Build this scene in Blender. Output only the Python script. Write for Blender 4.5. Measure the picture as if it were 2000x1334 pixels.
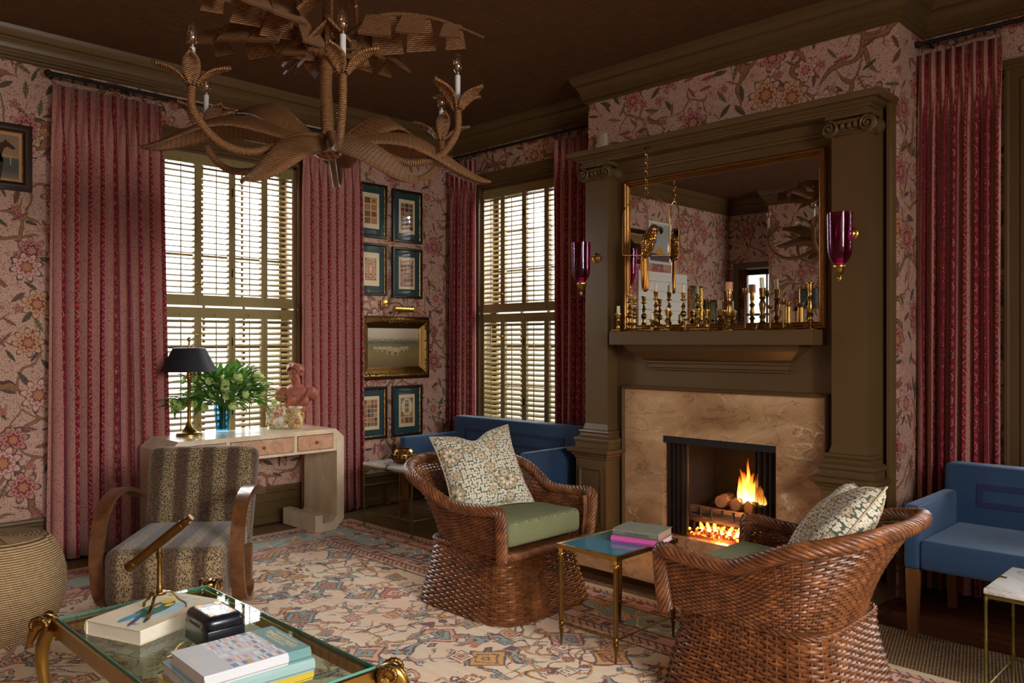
import bpy, bmesh, math, random
from math import sin, cos, pi, radians, sqrt, atan2, tau, exp
from mathutils import Vector, Matrix, Euler
for _o in list(bpy.data.objects): bpy.data.objects.remove(_o)
SC = bpy.context.scene
COL = SC.collection
R = random.Random(7)

# ------------------------------------------------------------------ camera, world, light, exposure
cam = bpy.data.cameras.new('camera'); cam.sensor_width = 36; cam.lens = 1575/2000*36; cam.shift_y = .0015
cam.clip_start = .05
CAM = bpy.data.objects.new('camera', cam); COL.objects.link(CAM)
CAM.location = (0, 0, 1.4); CAM.rotation_euler = (radians(90), 0, radians(44.8)); SC.camera = CAM
SC.view_settings.view_transform = 'Standard'; SC.view_settings.look = 'None'
SC.view_settings.exposure = 0.6; SC.view_settings.gamma = 1; SC.view_settings.use_curve_mapping = False
W = bpy.data.worlds.new('sky'); SC.world = W; W.use_nodes = True
_t = W.node_tree; _g = _t.nodes.new('ShaderNodeTexCoord'); _s = _t.nodes.new('ShaderNodeSeparateXYZ'); _r = _t.nodes.new('ShaderNodeValToRGB')   # overcast sky over darker ground
_t.links.new(_g.outputs['Generated'], _s.inputs[0]); _t.links.new(_s.outputs[2], _r.inputs[0]); _t.links.new(_r.outputs[0], _t.nodes['Background'].inputs[0])
_r.color_ramp.elements[0].position = .0; _r.color_ramp.elements[0].color = (.42, .42, .34, 1); _r.color_ramp.elements[1].position = .12; _r.color_ramp.elements[1].color = (.93, .96, 1, 1)
_t.nodes['Background'].inputs[1].default_value = 2.0
def area(name, loc, rot, sx, sy, power, col=(1, 1, 1)):
    l = bpy.data.lights.new(name, 'AREA'); l.shape = 'RECTANGLE'; l.size = sx; l.size_y = sy; l.energy = power; l.color = col
    o = bpy.data.objects.new(name, l); COL.objects.link(o); o.location = loc; o.rotation_euler = rot; return o
# daylight standing outside each window (area lamps point along local -Z)
DAY = (1, .985, .96)
area('daylight_window_one', (-6.85, 2.82, 2.5), (0, radians(-64), 0), 2.2, 1.9, 215, DAY)
area('daylight_window_two', (-4.85, 6.1, 2.5), (radians(-64), 0, 0), 1.9, 2.2, 215, DAY)
area('daylight_window_three', (-.55, 6.1, 2.5), (radians(-64), 0, 0), 1.9, 2.2, 185, DAY)
area('daylight_window_four', (2.75, 1.85, 2.6), (0, radians(58), 0), 2.0, 2.4, 440, DAY)
area('daylight_window_five', (2.75, -.3, 2.6), (0, radians(58), 0), 2.0, 1.4, 110, DAY)

# ------------------------------------------------------------------ mesh builder
class MB:
    def __init__(s): s.v = []; s.f = []; s.uv = {}; s.M = Matrix()
    def add(s, vs, fs, uvs=None):
        b = len(s.v); s.v += [tuple(s.M @ Vector(p)) for p in vs]
        for i, f in enumerate(fs):
            if uvs: s.uv[len(s.f)] = uvs[i]
            s.f.append([b+k for k in f])
        return s
    def box(s, x0, x1, y0, y1, z0, z1, taper=None):
        t = taper or 0; tx = ty = t
        vs = [(x0, y0, z0), (x1, y0, z0), (x1, y1, z0), (x0, y1, z0), (x0+tx, y0+ty, z1), (x1-tx, y0+ty, z1), (x1-tx, y1-ty, z1), (x0+tx, y1-ty, z1)]
        return s.add(vs, [(0, 3, 2, 1), (4, 5, 6, 7), (0, 1, 5, 4), (1, 2, 6, 5), (2, 3, 7, 6), (3, 0, 4, 7)])
    def rbox(s, x0, x1, y0, y1, z0, z1, r, n=2):          # box with rounded edges (superellipsoid shell)
        cx, cy, cz = (x0+x1)/2, (y0+y1)/2, (z0+z1)/2; hx, hy, hz = (x1-x0)/2, (y1-y0)/2, (z1-z0)/2
        r = min(r, hx*.999, hy*.999, hz*.999); k = 2*(n+1)
        def ax(h):
            a = [-h+r*(1-cos(pi/2*i/n)) for i in range(n+1)]; return a+[-q for q in reversed(a)]
        X, Y, Z = ax(hx), ax(hy), ax(hz); vid = {}; vs = []; fs = []
        def V(i, j, l):
            key = (i, j, l)
            if key not in vid:
                p = Vector((X[i], Y[j], Z[l])); c = Vector([max(-h+r, min(h-r, q)) for q, h in zip(p, (hx, hy, hz))]); d = p-c
                d = d.normalized()*r if d.length > 1e-9 else d
                vid[key] = len(vs); vs.append(c+d+Vector((cx, cy, cz)))
            return vid[key]
        m = k-1
        for a in range(m):
            for b in range(m):
                fs += [(V(a, b, 0), V(a, b+1, 0), V(a+1, b+1, 0), V(a+1, b, 0)), (V(a, b, m), V(a+1, b, m), V(a+1, b+1, m), V(a, b+1, m)),
                       (V(a, 0, b), V(a+1, 0, b), V(a+1, 0, b+1), V(a, 0, b+1)), (V(a, m, b), V(a, m, b+1), V(a+1, m, b+1), V(a+1, m, b)),
                       (V(0, a, b), V(0, a, b+1), V(0, a+1, b+1), V(0, a+1, b)), (V(m, a, b), V(m, a+1, b), V(m, a+1, b+1), V(m, a, b+1))]
        return s.add(vs, fs)
    def lathe(s, prof, n=24, c=(0, 0, 0), cap=True, lob=None):   # prof: [(r,z)...]
        vs = []; fs = []
        for r, z in prof:
            for i in range(n):
                a = tau*i/n; q = r*(lob(a, z) if lob else 1); vs.append((c[0]+q*cos(a), c[1]+q*sin(a), c[2]+z))
        for j in range(len(prof)-1):
            for i in range(n):
                i2 = (i+1) % n; fs.append((j*n+i, j*n+i2, (j+1)*n+i2, (j+1)*n+i))
        if cap:
            if prof[0][0] > 1e-5: fs.append(tuple(reversed(range(n))))
            if prof[-1][0] > 1e-5: fs.append(tuple((len(prof)-1)*n+i for i in range(n)))
        return s.add(vs, fs)
    def cyl(s, c, r, h, n=16, r2=None): return s.lathe([(r, 0), (r if r2 is None else r2, h)], n, c)
    def ell(s, c, rx, ry=None, rz=None, n=12, m=8):
        ry = rx if ry is None else ry; rz = rx if rz is None else rz
        vs = []; fs = []
        for j in range(1, m):
            p = pi*j/m
            for i in range(n): a = tau*i/n; vs.append((c[0]+rx*sin(p)*cos(a), c[1]+ry*sin(p)*sin(a), c[2]-rz*cos(p)))
        for j in range(m-2):
            for i in range(n): i2 = (i+1) % n; fs.append((j*n+i, j*n+i2, (j+1)*n+i2, (j+1)*n+i))
        b = len(vs); vs += [(c[0], c[1], c[2]-rz), (c[0], c[1], c[2]+rz)]
        for i in range(n):
            i2 = (i+1) % n; fs += [(b, i2, i), (b+1, (m-2)*n+i, (m-2)*n+i2)]
        return s.add(vs, fs)
    def tube(s, pts, r, n=6, closed=False, cap=True, flat=1.0, upv=None, uvs=1.0):
        pts = [Vector(p) for p in pts]; N = len(pts); rr = r if isinstance(r, (list, tuple)) else [r]*N
        vs = []; fs = []; uv = []; prev = None; L = 0; Ls = []
        for i in range(N):
            if closed: t = pts[(i+1) % N]-pts[i-1]
            else: t = pts[min(i+1, N-1)]-pts[max(i-1, 0)]
            t = t.normalized() if t.length > 1e-9 else Vector((0, 0, 1))
            if upv is not None: u = Vector(upv)-t*Vector(upv).dot(t)
            elif prev is None: u = t.orthogonal()
            else: u = prev-t*prev.dot(t)
            u = u.normalized() if u.length > 1e-6 else t.orthogonal().normalized()
            prev = u; w = t.cross(u)
            if i: L += (pts[i]-pts[i-1]).length
            Ls.append(L)
            for k in range(n): a = tau*k/n; vs.append(pts[i]+(u*cos(a)*flat+w*sin(a))*rr[i])
        for i in range(N if closed else N-1):
            j = (i+1) % N
            for k in range(n):
                k2 = (k+1) % n; fs.append((i*n+k, i*n+k2, j*n+k2, j*n+k))
                l0, l1 = Ls[i]*uvs, (Ls[j] if j else L+.01)*uvs; uv.append(((k/n, l0), ((k+1)/n, l0), ((k+1)/n, l1), (k/n, l1)))
        if cap and not closed:
            fs += [tuple(reversed(range(n))), tuple((N-1)*n+k for k in range(n))]; uv += [[(0, 0)]*n]*2
        return s.add(vs, fs, uv)
    def ribbon(s, pts, w, th, side):                        # rectangular bar along pts; side = width direction
        sd = Vector(side).normalized(); pts = [Vector(p) for p in pts]; vs = []; fs = []; N = len(pts)
        ww = w if isinstance(w, (list, tuple)) else [w]*N
        for i, p in enumerate(pts):
            t = (pts[min(i+1, N-1)]-pts[max(i-1, 0)]).normalized(); nn = sd.cross(t).normalized()
            for a, b in ((-1, -1), (1, -1), (1, 1), (-1, 1)): vs.append(p+sd*a*ww[i]/2+nn*b*th/2)
        for i in range(N-1):
            for k in range(4): k2 = (k+1) % 4; fs.append((i*4+k, i*4+k2, i*4+4+k2, i*4+4+k))
        fs += [(3, 2, 1, 0), tuple((N-1)*4+k for k in range(4))]
        return s.add(vs, fs)
    def prism(s, poly, h0, h1, fn=lambda a, b, h: (a, b, h)):   # polygon (a,b) extruded h0..h1
        n = len(poly); vs = [fn(a, b, h0) for a, b in poly]+[fn(a, b, h1) for a, b in poly]
        fs = [tuple(reversed(range(n))), tuple(range(n, 2*n))]+[(i, (i+1) % n, n+(i+1) % n, n+i) for i in range(n)]
        return s.add(vs, fs)
    def sweep(s, path, prof, closed=False, fn=lambda a, b, h: (a, b, h)):  # 2D path, mitred; prof [(off to the left of travel, h)]
        n = len(path); P = [Vector(p) for p in path]; vs = []; fs = []; m = len(prof)
        for i in range(n):
            d1 = (P[i]-P[i-1]) if (closed or i) else None; d2 = (P[(i+1) % n]-P[i]) if (closed or i < n-1) else None
            d1 = d1 or d2; d2 = d2 or d1; d1 = d1.normalized(); d2 = d2.normalized()
            n1 = Vector((-d1.y, d1.x)); n2 = Vector((-d2.y, d2.x)); mm = n1+n2; mm = mm/max(.2, mm.dot(n1))
            for off, h in prof: q = P[i]+mm*off; vs.append(fn(q.x, q.y, h))
        for i in range(n if closed else n-1):
            j = (i+1) % n
            for k in range(m-1): fs.append((i*m+k, j*m+k, j*m+k+1, i*m+k+1))
        if not closed: fs += [tuple(range(m)), tuple((n-1)*m+k for k in reversed(range(m)))]
        return s.add(vs, fs)
    def grid(s, nu, nv, fn, uvf=None, closed=False):         # fn(u,v)->xyz
        vs = [fn(i/nu, j/nv) for j in range(nv+1) for i in range(nu+1)]; fs = []; uv = []
        for j in range(nv):
            for i in range(nu):
                fs.append((j*(nu+1)+i, j*(nu+1)+i+1, (j+1)*(nu+1)+i+1, (j+1)*(nu+1)+i))
                if uvf: uv.append([uvf(a/nu, b/nv) for a, b in ((i, j), (i+1, j), (i+1, j+1), (i, j+1))])
        return s.add(vs, fs, uv if uvf else None)
    def build(s, name, mat, parent=None, smooth=35, loc=None, rot=None, link=True):
        me = bpy.data.meshes.new(name); me.from_pydata(s.v, [], s.f)
        if s.uv:
            l = me.uv_layers.new(name='UVMap')
            for i, p in enumerate(me.polygons):
                if i in s.uv:
                    for k, li in enumerate(p.loop_indices): l.data[li].uv = s.uv[i][k]
        bm = bmesh.new(); bm.from_mesh(me); bmesh.ops.recalc_face_normals(bm, faces=bm.faces)
        if smooth:
            lim = radians(smooth)
            for f in bm.faces: f.smooth = True
            for e in bm.edges:
                if len(e.link_faces) == 2 and e.calc_face_angle(0) > lim: e.smooth = False
        bm.to_mesh(me); bm.free()
        if mat: me.materials.append(mat)
        o = bpy.data.objects.new(name, me)
        if link: COL.objects.link(o)
        if parent: o.parent = parent
        if loc: o.location = loc
        if rot: o.rotation_euler = rot
        return o
def inst(o, parent, loc=(0, 0, 0), rot=(0, 0, 0), scale=None, mat=None):
    c = o.copy(); COL.objects.link(c); c.parent = parent; c.location = loc; c.rotation_euler = rot
    if scale: c.scale = scale if isinstance(scale, tuple) else (scale,)*3
    return c
def copy_tree(o, parent=None):
    c = o.copy(); COL.objects.link(c); c.parent = parent
    for ch in list(o.children): copy_tree(ch, c)
    return c
def tag(o, label, cat, group=None, kind=None):
    o['label'] = label; o['category'] = cat
    if group: o['group'] = group
    if kind: o['kind'] = kind
    return o
def thing(name, label, cat, loc=(0, 0, 0), rz=0, group=None, kind=None):
    o = bpy.data.objects.new(name, None); o.empty_display_size = .1; COL.objects.link(o); o.location = loc; o.rotation_euler = (0, 0, rz)
    return tag(o, label, cat, group, kind)
def struct(o, label=None):
    o['kind'] = 'structure'
    if label: o['label'] = label
    return o
def stuff(o): o['kind'] = 'stuff'; return o
def lerp(a, b, t): return a+(b-a)*t
def spline(pts, n=8, closed=False):                       # Catmull-Rom through pts
    P = [Vector(p) for p in pts]; out = []; N = len(P)
    for i in range(N if closed else N-1):
        if closed: p0, p1, p2, p3 = P[i-1], P[i], P[(i+1) % N], P[(i+2) % N]
        else: p0, p1, p2, p3 = P[max(i-1, 0)], P[i], P[i+1], P[min(i+2, N-1)]
        for k in range(n):
            t = k/n; out.append(.5*((2*p1)+(p2-p0)*t+(2*p0-5*p1+4*p2-p3)*t*t+(3*p1-p0-3*p2+p3)*t**3))
    if not closed: out.append(P[-1])
    return out
def smooth01(t): t = max(0, min(1, t)); return t*t*(3-2*t)
# ------------------------------------------------------------------ materials (node graphs written as expressions)
def srgb(r, g=None, b=None):
    if g is None: r, g, b = r
    f = lambda c: ((c/255+.055)/1.055)**2.4 if c/255 > .04045 else c/255/12.92
    return (f(r), f(g), f(b), 1)
class S:
    def __init__(s, nt, sock): s.nt = nt; s.k = sock
    def _m(s, op, b=None, c=None): return s.nt.math(op, s, b, c)
    def __add__(s, b): return s._m('ADD', b)
    __radd__ = __add__
    def __sub__(s, b): return s._m('SUBTRACT', b)
    def __rsub__(s, b): return s.nt.math('SUBTRACT', b, s)
    def __mul__(s, b): return s._m('MULTIPLY', b)
    __rmul__ = __mul__
    def __truediv__(s, b): return s._m('DIVIDE', b)
    def __lt__(s, b): return s._m('LESS_THAN', b)
    def __gt__(s, b): return s._m('GREATER_THAN', b)
    def abs(s): return s._m('ABSOLUTE')
    def sin(s): return s._m('SINE')
    def cos(s): return s._m('COSINE')
    def floor(s): return s._m('FLOOR')
    def fract(s): return s._m('FRACT')
    def min(s, b): return s._m('MINIMUM', b)
    def max(s, b): return s._m('MAXIMUM', b)
    def mod(s, b): return s._m('FLOORED_MODULO', b)
    def pow(s, b): return s._m('POWER', b)
    def sqrt(s): return s._m('SQRT')
    def sat(s): return s.max(0).min(1)
class NT:
    def __init__(s, name):
        s.mat = bpy.data.materials.new(name); s.mat.use_nodes = True; s.t = s.mat.node_tree
        s.bsdf = s.t.nodes['Principled BSDF']; s.out = s.t.nodes['Material Output']
    def n(s, typ, **kw):
        x = s.t.nodes.new(typ)
        for k, v in kw.items(): setattr(x, k, v)
        return x
    def put(s, sock, val):
        if val is None: return
        if isinstance(val, S): s.t.links.new(val.k, sock)
        elif isinstance(val, (tuple, list)) and hasattr(sock.default_value, '__len__'):
            n = len(sock.default_value); sock.default_value = tuple(list(val)+[1]*4)[:n]
        else: sock.default_value = val
    def math(s, op, a, b=None, c=None):
        x = s.n('ShaderNodeMath', operation=op)
        for i, q in enumerate((a, b, c)):
            if q is not None: s.put(x.inputs[i], q)
        return S(s, x.outputs[0])
    def pos(s): return S(s, s.n('ShaderNodeNewGeometry').outputs['Position'])
    def tc(s, k): return S(s, s.n('ShaderNodeTexCoord').outputs[k])
    def obj(s): return s.tc('Object')
    def uv(s): return s.tc('UV')
    def sep(s, v): x = s.n('ShaderNodeSeparateXYZ'); s.put(x.inputs[0], v); return [S(s, o) for o in x.outputs]
    def comb(s, a, b, c=0):
        x = s.n('ShaderNodeCombineXYZ')
        for i, q in enumerate((a, b, c)): s.put(x.inputs[i], q)
        return S(s, x.outputs[0])
    def vadd(s, a, b): x = s.n('ShaderNodeVectorMath', operation='ADD'); s.put(x.inputs[0], a); s.put(x.inputs[1], b); return S(s, x.outputs[0])
    def vsub(s, a, b): x = s.n('ShaderNodeVectorMath', operation='SUBTRACT'); s.put(x.inputs[0], a); s.put(x.inputs[1], b); return S(s, x.outputs[0])
    def vscale(s, a, k): x = s.n('ShaderNodeVectorMath', operation='SCALE'); s.put(x.inputs[0], a); s.put(x.inputs['Scale'], k); return S(s, x.outputs[0])
    def vmul(s, a, b): x = s.n('ShaderNodeVectorMath', operation='MULTIPLY'); s.put(x.inputs[0], a); s.put(x.inputs[1], b); return S(s, x.outputs[0])
    def noise(s, v, sc, det=2, rough=.5, col=False, dist=0):
        x = s.n('ShaderNodeTexNoise'); s.put(x.inputs['Vector'], v); x.inputs['Scale'].default_value = sc; x.inputs['Detail'].default_value = det
        x.inputs['Roughness'].default_value = rough; x.inputs['Distortion'].default_value = dist
        return S(s, x.outputs['Color' if col else 'Fac'])
    def vor(s, v, sc, feature='F1', rnd=1., dim='3D', metric='EUCLIDEAN'):
        x = s.n('ShaderNodeTexVoronoi', voronoi_dimensions=dim, feature=feature, distance=metric)
        s.put(x.inputs['Vector'], v); s.put(x.inputs['Scale'], sc); x.inputs['Randomness'].default_value = rnd
        return {o.name: S(s, o) for o in x.outputs}
    def wave(s, v, sc, dist=0, det=2, dsc=1, typ='BANDS', d='X'):
        x = s.n('ShaderNodeTexWave', wave_type=typ); 
        if typ == 'BANDS': x.bands_direction = d
        s.put(x.inputs['Vector'], v); x.inputs['Scale'].default_value = sc; x.inputs['Distortion'].default_value = dist
        x.inputs['Detail'].default_value = det; x.inputs['Detail Scale'].default_value = dsc
        return S(s, x.outputs['Fac'])
    def ramp(s, f, stops, interp='LINEAR'):
        x = s.n('ShaderNodeValToRGB'); x.color_ramp.interpolation = interp; e = x.color_ramp.elements
        while len(e) < len(stops): e.new(.5)
        for q, (p, c) in zip(e, stops): q.position = p; q.color = tuple(list(c)+[1])[:4]
        s.put(x.inputs[0], f); return S(s, x.outputs[0])
    def mix(s, f, a, b, mode='MIX'):
        x = s.n('ShaderNodeMix', data_type='RGBA', blend_type=mode); s.put(x.inputs[0], f); s.put(x.inputs[6], a); s.put(x.inputs[7], b)
        return S(s, x.outputs[2])
    def smooth(s, v, a, b):
        x = s.n('ShaderNodeMapRange', interpolation_type='SMOOTHSTEP'); s.put(x.inputs[0], v); x.inputs[1].default_value = a; x.inputs[2].default_value = b
        return S(s, x.outputs[0])
    def rnd(s): return S(s, s.n('ShaderNodeObjectInfo').outputs['Random'])
    def white(s, v): x = s.n('ShaderNodeTexWhiteNoise', noise_dimensions='3D'); s.put(x.inputs[0], v); return S(s, x.outputs[0])
    def bump(s, h, strength=.3, dist=.01):
        x = s.n('ShaderNodeBump'); x.inputs['Strength'].default_value = strength; x.inputs['Distance'].default_value = dist
        s.put(x.inputs['Height'], h); s.t.links.new(x.outputs[0], s.bsdf.inputs['Normal']); return s
    def set(s, **kw):
        names = dict(col='Base Color', rough='Roughness', metal='Metallic', trans='Transmission Weight', ior='IOR', alpha='Alpha', coat='Coat Weight',
                     sheen='Sheen Weight', emit='Emission Color', es='Emission Strength', spec='Specular IOR Level', sss='Subsurface Weight')
        for k, v in kw.items(): s.put(s.bsdf.inputs[names[k]], v)
        return s
def plain(name, rgb, rough=.5, metal=0, var=.12, vs=12, **kw):
    n = NT(name); c = srgb(*rgb); f = n.noise(n.obj(), vs, 3)
    dk = tuple(q*(1-var) for q in c[:3]); lt = tuple(min(1, q*(1+var)) for q in c[:3])
    n.set(col=n.mix(f, dk, lt), rough=rough, metal=metal, **kw); return n
M = {}
def paint_mat():
    n = NT('olive_paint'); f = n.noise(n.pos(), 3, 4)
    n.set(col=n.mix(f, srgb(88, 66, 37), srgb(101, 77, 45)), rough=.36); n.bump(n.noise(n.pos(), 90, 2), .05, .002); return n.mat
M['paint'] = paint_mat()
def ceil_mat():
    n = NT('grasscloth_ceiling'); p = n.pos(); x, y, z = n.sep(p)
    a = n.noise(n.comb(x*6, y*160, 0), 1, 3); b = n.noise(n.comb(x*160, y*6, 3), 1, 3); f = (a+b)*.5
    n.set(col=n.ramp(f, [(.3, srgb(60, 36, 19)), (.5, srgb(94, 61, 33)), (.7, srgb(130, 89, 50))]), rough=.8); n.bump(f, .4, .004); return n.mat
M['ceiling'] = ceil_mat()
def wallpaper():
    n = NT('wallpaper'); p = n.pos(); x, y, z = n.sep(p); h = x+y
    P = n.comb(h, z, 0)
    wob = n.vscale(n.vsub(n.noise(P, 2.3, 1, col=True), (.5, .5, .5)), .22); Q = n.vadd(P, wob)
    fine = n.noise(P, 62, 0); ver = 1-n.smooth((fine-.5).abs(), .02, .06)
    col = n.mix(ver, srgb(198, 160, 138), srgb(144, 92, 88))
    # branches: edges of a warped cell network, broken up so that they read as boughs and twigs
    brn = n.mix(n.noise(P, 40, 2), srgb(104, 66, 40), srgb(164, 118, 74))
    for off, sc, w, lo in (((2.2, 1.1, 0), 5.2, .020, .47), ((.7, 3.3, 0), 2.5, .030, .40)):
        W_ = n.vadd(n.vadd(n.vmul(P, (1, .72, 1)), off), n.vscale(n.vsub(n.noise(P, 3.2, 1.5, col=True), (.5, .5, .5)), .34))
        e = n.vor(W_, sc, 'DISTANCE_TO_EDGE', .9, '2D')['Distance']; th = n.smooth(n.noise(n.vadd(P, off), 1.9, 1), lo, lo+.16); q = e/(th*w*sc*.33+.0008)
        col = n.mix((q < 1.25)*(th > .06), col, srgb(84, 48, 40)); col = n.mix((q < .92)*(th > .06), col, brn)
    # scattered leaves and small blooms from cell-local coordinates
    def cells(sc, off, rnd=.8):
        v = n.vor(n.vadd(P, off), sc, 'F1', rnd, '2D'); loc = n.vsub(n.vadd(P, off), v['Position'])
        # position is given in scaled-back space
        lx, ly, _ = n.sep(loc); r, g, b = n.sep(v['Color']); return lx, ly, r, g, b
    def rot(lx, ly, a): c, s_ = a.cos(), a.sin(); return lx*c-ly*s_, lx*s_+ly*c
    for off, sc, L, w in (((5.2, .4, 0), 7.5, .055, .017), ((2.7, 8.4, 0), 8.5, .048, .012)):
        lx, ly, r, g, b = cells(sc, off); a, c = rot(lx, ly, r*6.28)
        q = (a/L); prof = (1-q*q).max(0)*w; m = (c.abs() < prof)*(g > .42)
        lc = n.ramp(b, [(0, srgb(70, 78, 58)), (.3, srgb(128, 118, 74)), (.5, srgb(168, 96, 86)), (.75, srgb(112, 80, 58)), (.9, srgb(190, 132, 112))], 'CONSTANT')
        lc = n.mix((c.abs() < .0022), lc, srgb(60, 34, 28)); lc = n.mix(((a*260).sin() > .55), lc, srgb(112, 70, 60)); col = n.mix(m, col, lc)
    for off, sc, Rr, np_ in (((3.1, 1.7, 0), 6.2, .034, 5), ((.4, 6.2, 0), 2.5, .096, 7), ((4.45, 2.32, 0), 2.2, .118, 8)):
        lx, ly, r, g, b = cells(sc, off, .75); rad = (lx*lx+ly*ly).sqrt(); th = n.math('ARCTAN2', ly, lx)+r*6.28
        pet = (th*(np_*.5)).sin().abs(); Rt = (pet.pow(1.4)*.42+.58)*Rr*(g*.35+.75); q = rad/Rt
        pet2 = (th*(np_*.5)).cos().abs(); q2 = rad/(Rr*(g*.35+.75)*(pet2.pow(1.2)*.22+.42))
        dark = n.ramp(b, [(0, srgb(146, 60, 62)), (.35, srgb(176, 108, 104)), (.6, srgb(134, 58, 64)), (.8, srgb(158, 92, 68))], 'CONSTANT')
        lite = n.ramp(b, [(0, srgb(200, 136, 120)), (.35, srgb(214, 176, 156)), (.6, srgb(192, 128, 120)), (.8, srgb(208, 166, 120))], 'CONSTANT')
        vein = ((th*(np_*4)).sin() > .35)*(q > .5); sca = n.smooth(q, .45, .85)*(1-vein*.35)
        fc = n.mix(sca, dark, lite); fc = n.mix(n.smooth(q, .84, .88)*(1-n.smooth(q, .93, .96)), fc, n.mix(b > .5, srgb(96, 98, 78), srgb(176, 128, 104)))
        fc = n.mix(q2 < 1.08, fc, srgb(82, 34, 36)); fc = n.mix(q2 < 1, fc, n.mix(((q2*8).sin() > .1), dark, lite))
        ctr = n.mix(((lx*420).sin()*(ly*420).sin() > 0), srgb(150, 60, 58), srgb(206, 158, 100)); fc = n.mix(q2 < .5, fc, ctr)
        fc = n.mix(((q2-.52).abs() < .05).max((q-.97).abs() < .035), fc, srgb(82, 38, 38)); keep = (rad < Rt)*(g > (.4 if np_ == 5 else .06)); col = n.mix(keep, col, fc)
    n.set(col=col, rough=.75); n.bump(n.noise(P, 220, 2), .06, .002); return n.mat
M['wallpaper'] = wallpaper()
def curtain_mat():
    n = NT('striped_curtain'); u, v, _ = n.sep(n.uv()); per = .172; f = (u/per).fract(); c = n.comb(u, v, 0)
    ver = 1-n.smooth((n.noise(c, 85, 0)-.5).abs(), .02, .06)
    pink = n.mix(ver, srgb(204, 144, 130), srgb(160, 84, 82))
    red = f > .68; q = (f-.84)*per                     # signed metres from the red band's centre
    ph = (v/.062); w = (ph.fract()-.5)*.062; sid = ((ph.floor()*3.1416).cos())*.005
    rr = ((q-sid)*(q-sid)+w*w).sqrt(); rose = rr < .0115; ring = ((rr*900).sin() > .1)
    base = n.mix(n.smooth(n.noise(c, 120, 1), .45, .6), srgb(150, 20, 40), srgb(118, 12, 34))
    vine = ((q+((v/.062)*3.1416)  .sin()*.012).abs() < .0022)
    base = n.mix(vine, base, srgb(196, 130, 112)); lf = n.vor(c, 95, 'F1', .9, '2D')
    base = n.mix((lf['Distance'] < .27)*(n.sep(lf['Color'])[0] > .45), base, n.ramp(n.sep(lf['Color'])[1], [(0, srgb(24, 26, 52)), (.55, srgb(190, 150, 138)), (.75, srgb(30, 40, 60))], 'CONSTANT'))
    base = n.mix(rose, base, n.mix(ring, srgb(206, 92, 88), srgb(150, 30, 44)))
    edge = ((f-.69).abs() < .012).max((f-.985).abs() < .012)
    col = n.mix(edge, n.mix(red, pink, base), srgb(120, 30, 44))
    n.set(col=col, rough=.9, sheen=.25); n.bump(n.noise(c, 500, 1), .08, .001)
    tr = n.n('ShaderNodeBsdfTranslucent'); n.put(tr.inputs[0], col); mx = n.n('ShaderNodeMixShader'); mx.inputs[0].default_value = .22
    n.t.links.new(n.bsdf.outputs[0], mx.inputs[1]); n.t.links.new(tr.outputs[0], mx.inputs[2]); n.t.links.new(mx.outputs[0], n.out.inputs[0]); return n.mat
M['curtain'] = curtain_mat()
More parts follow.
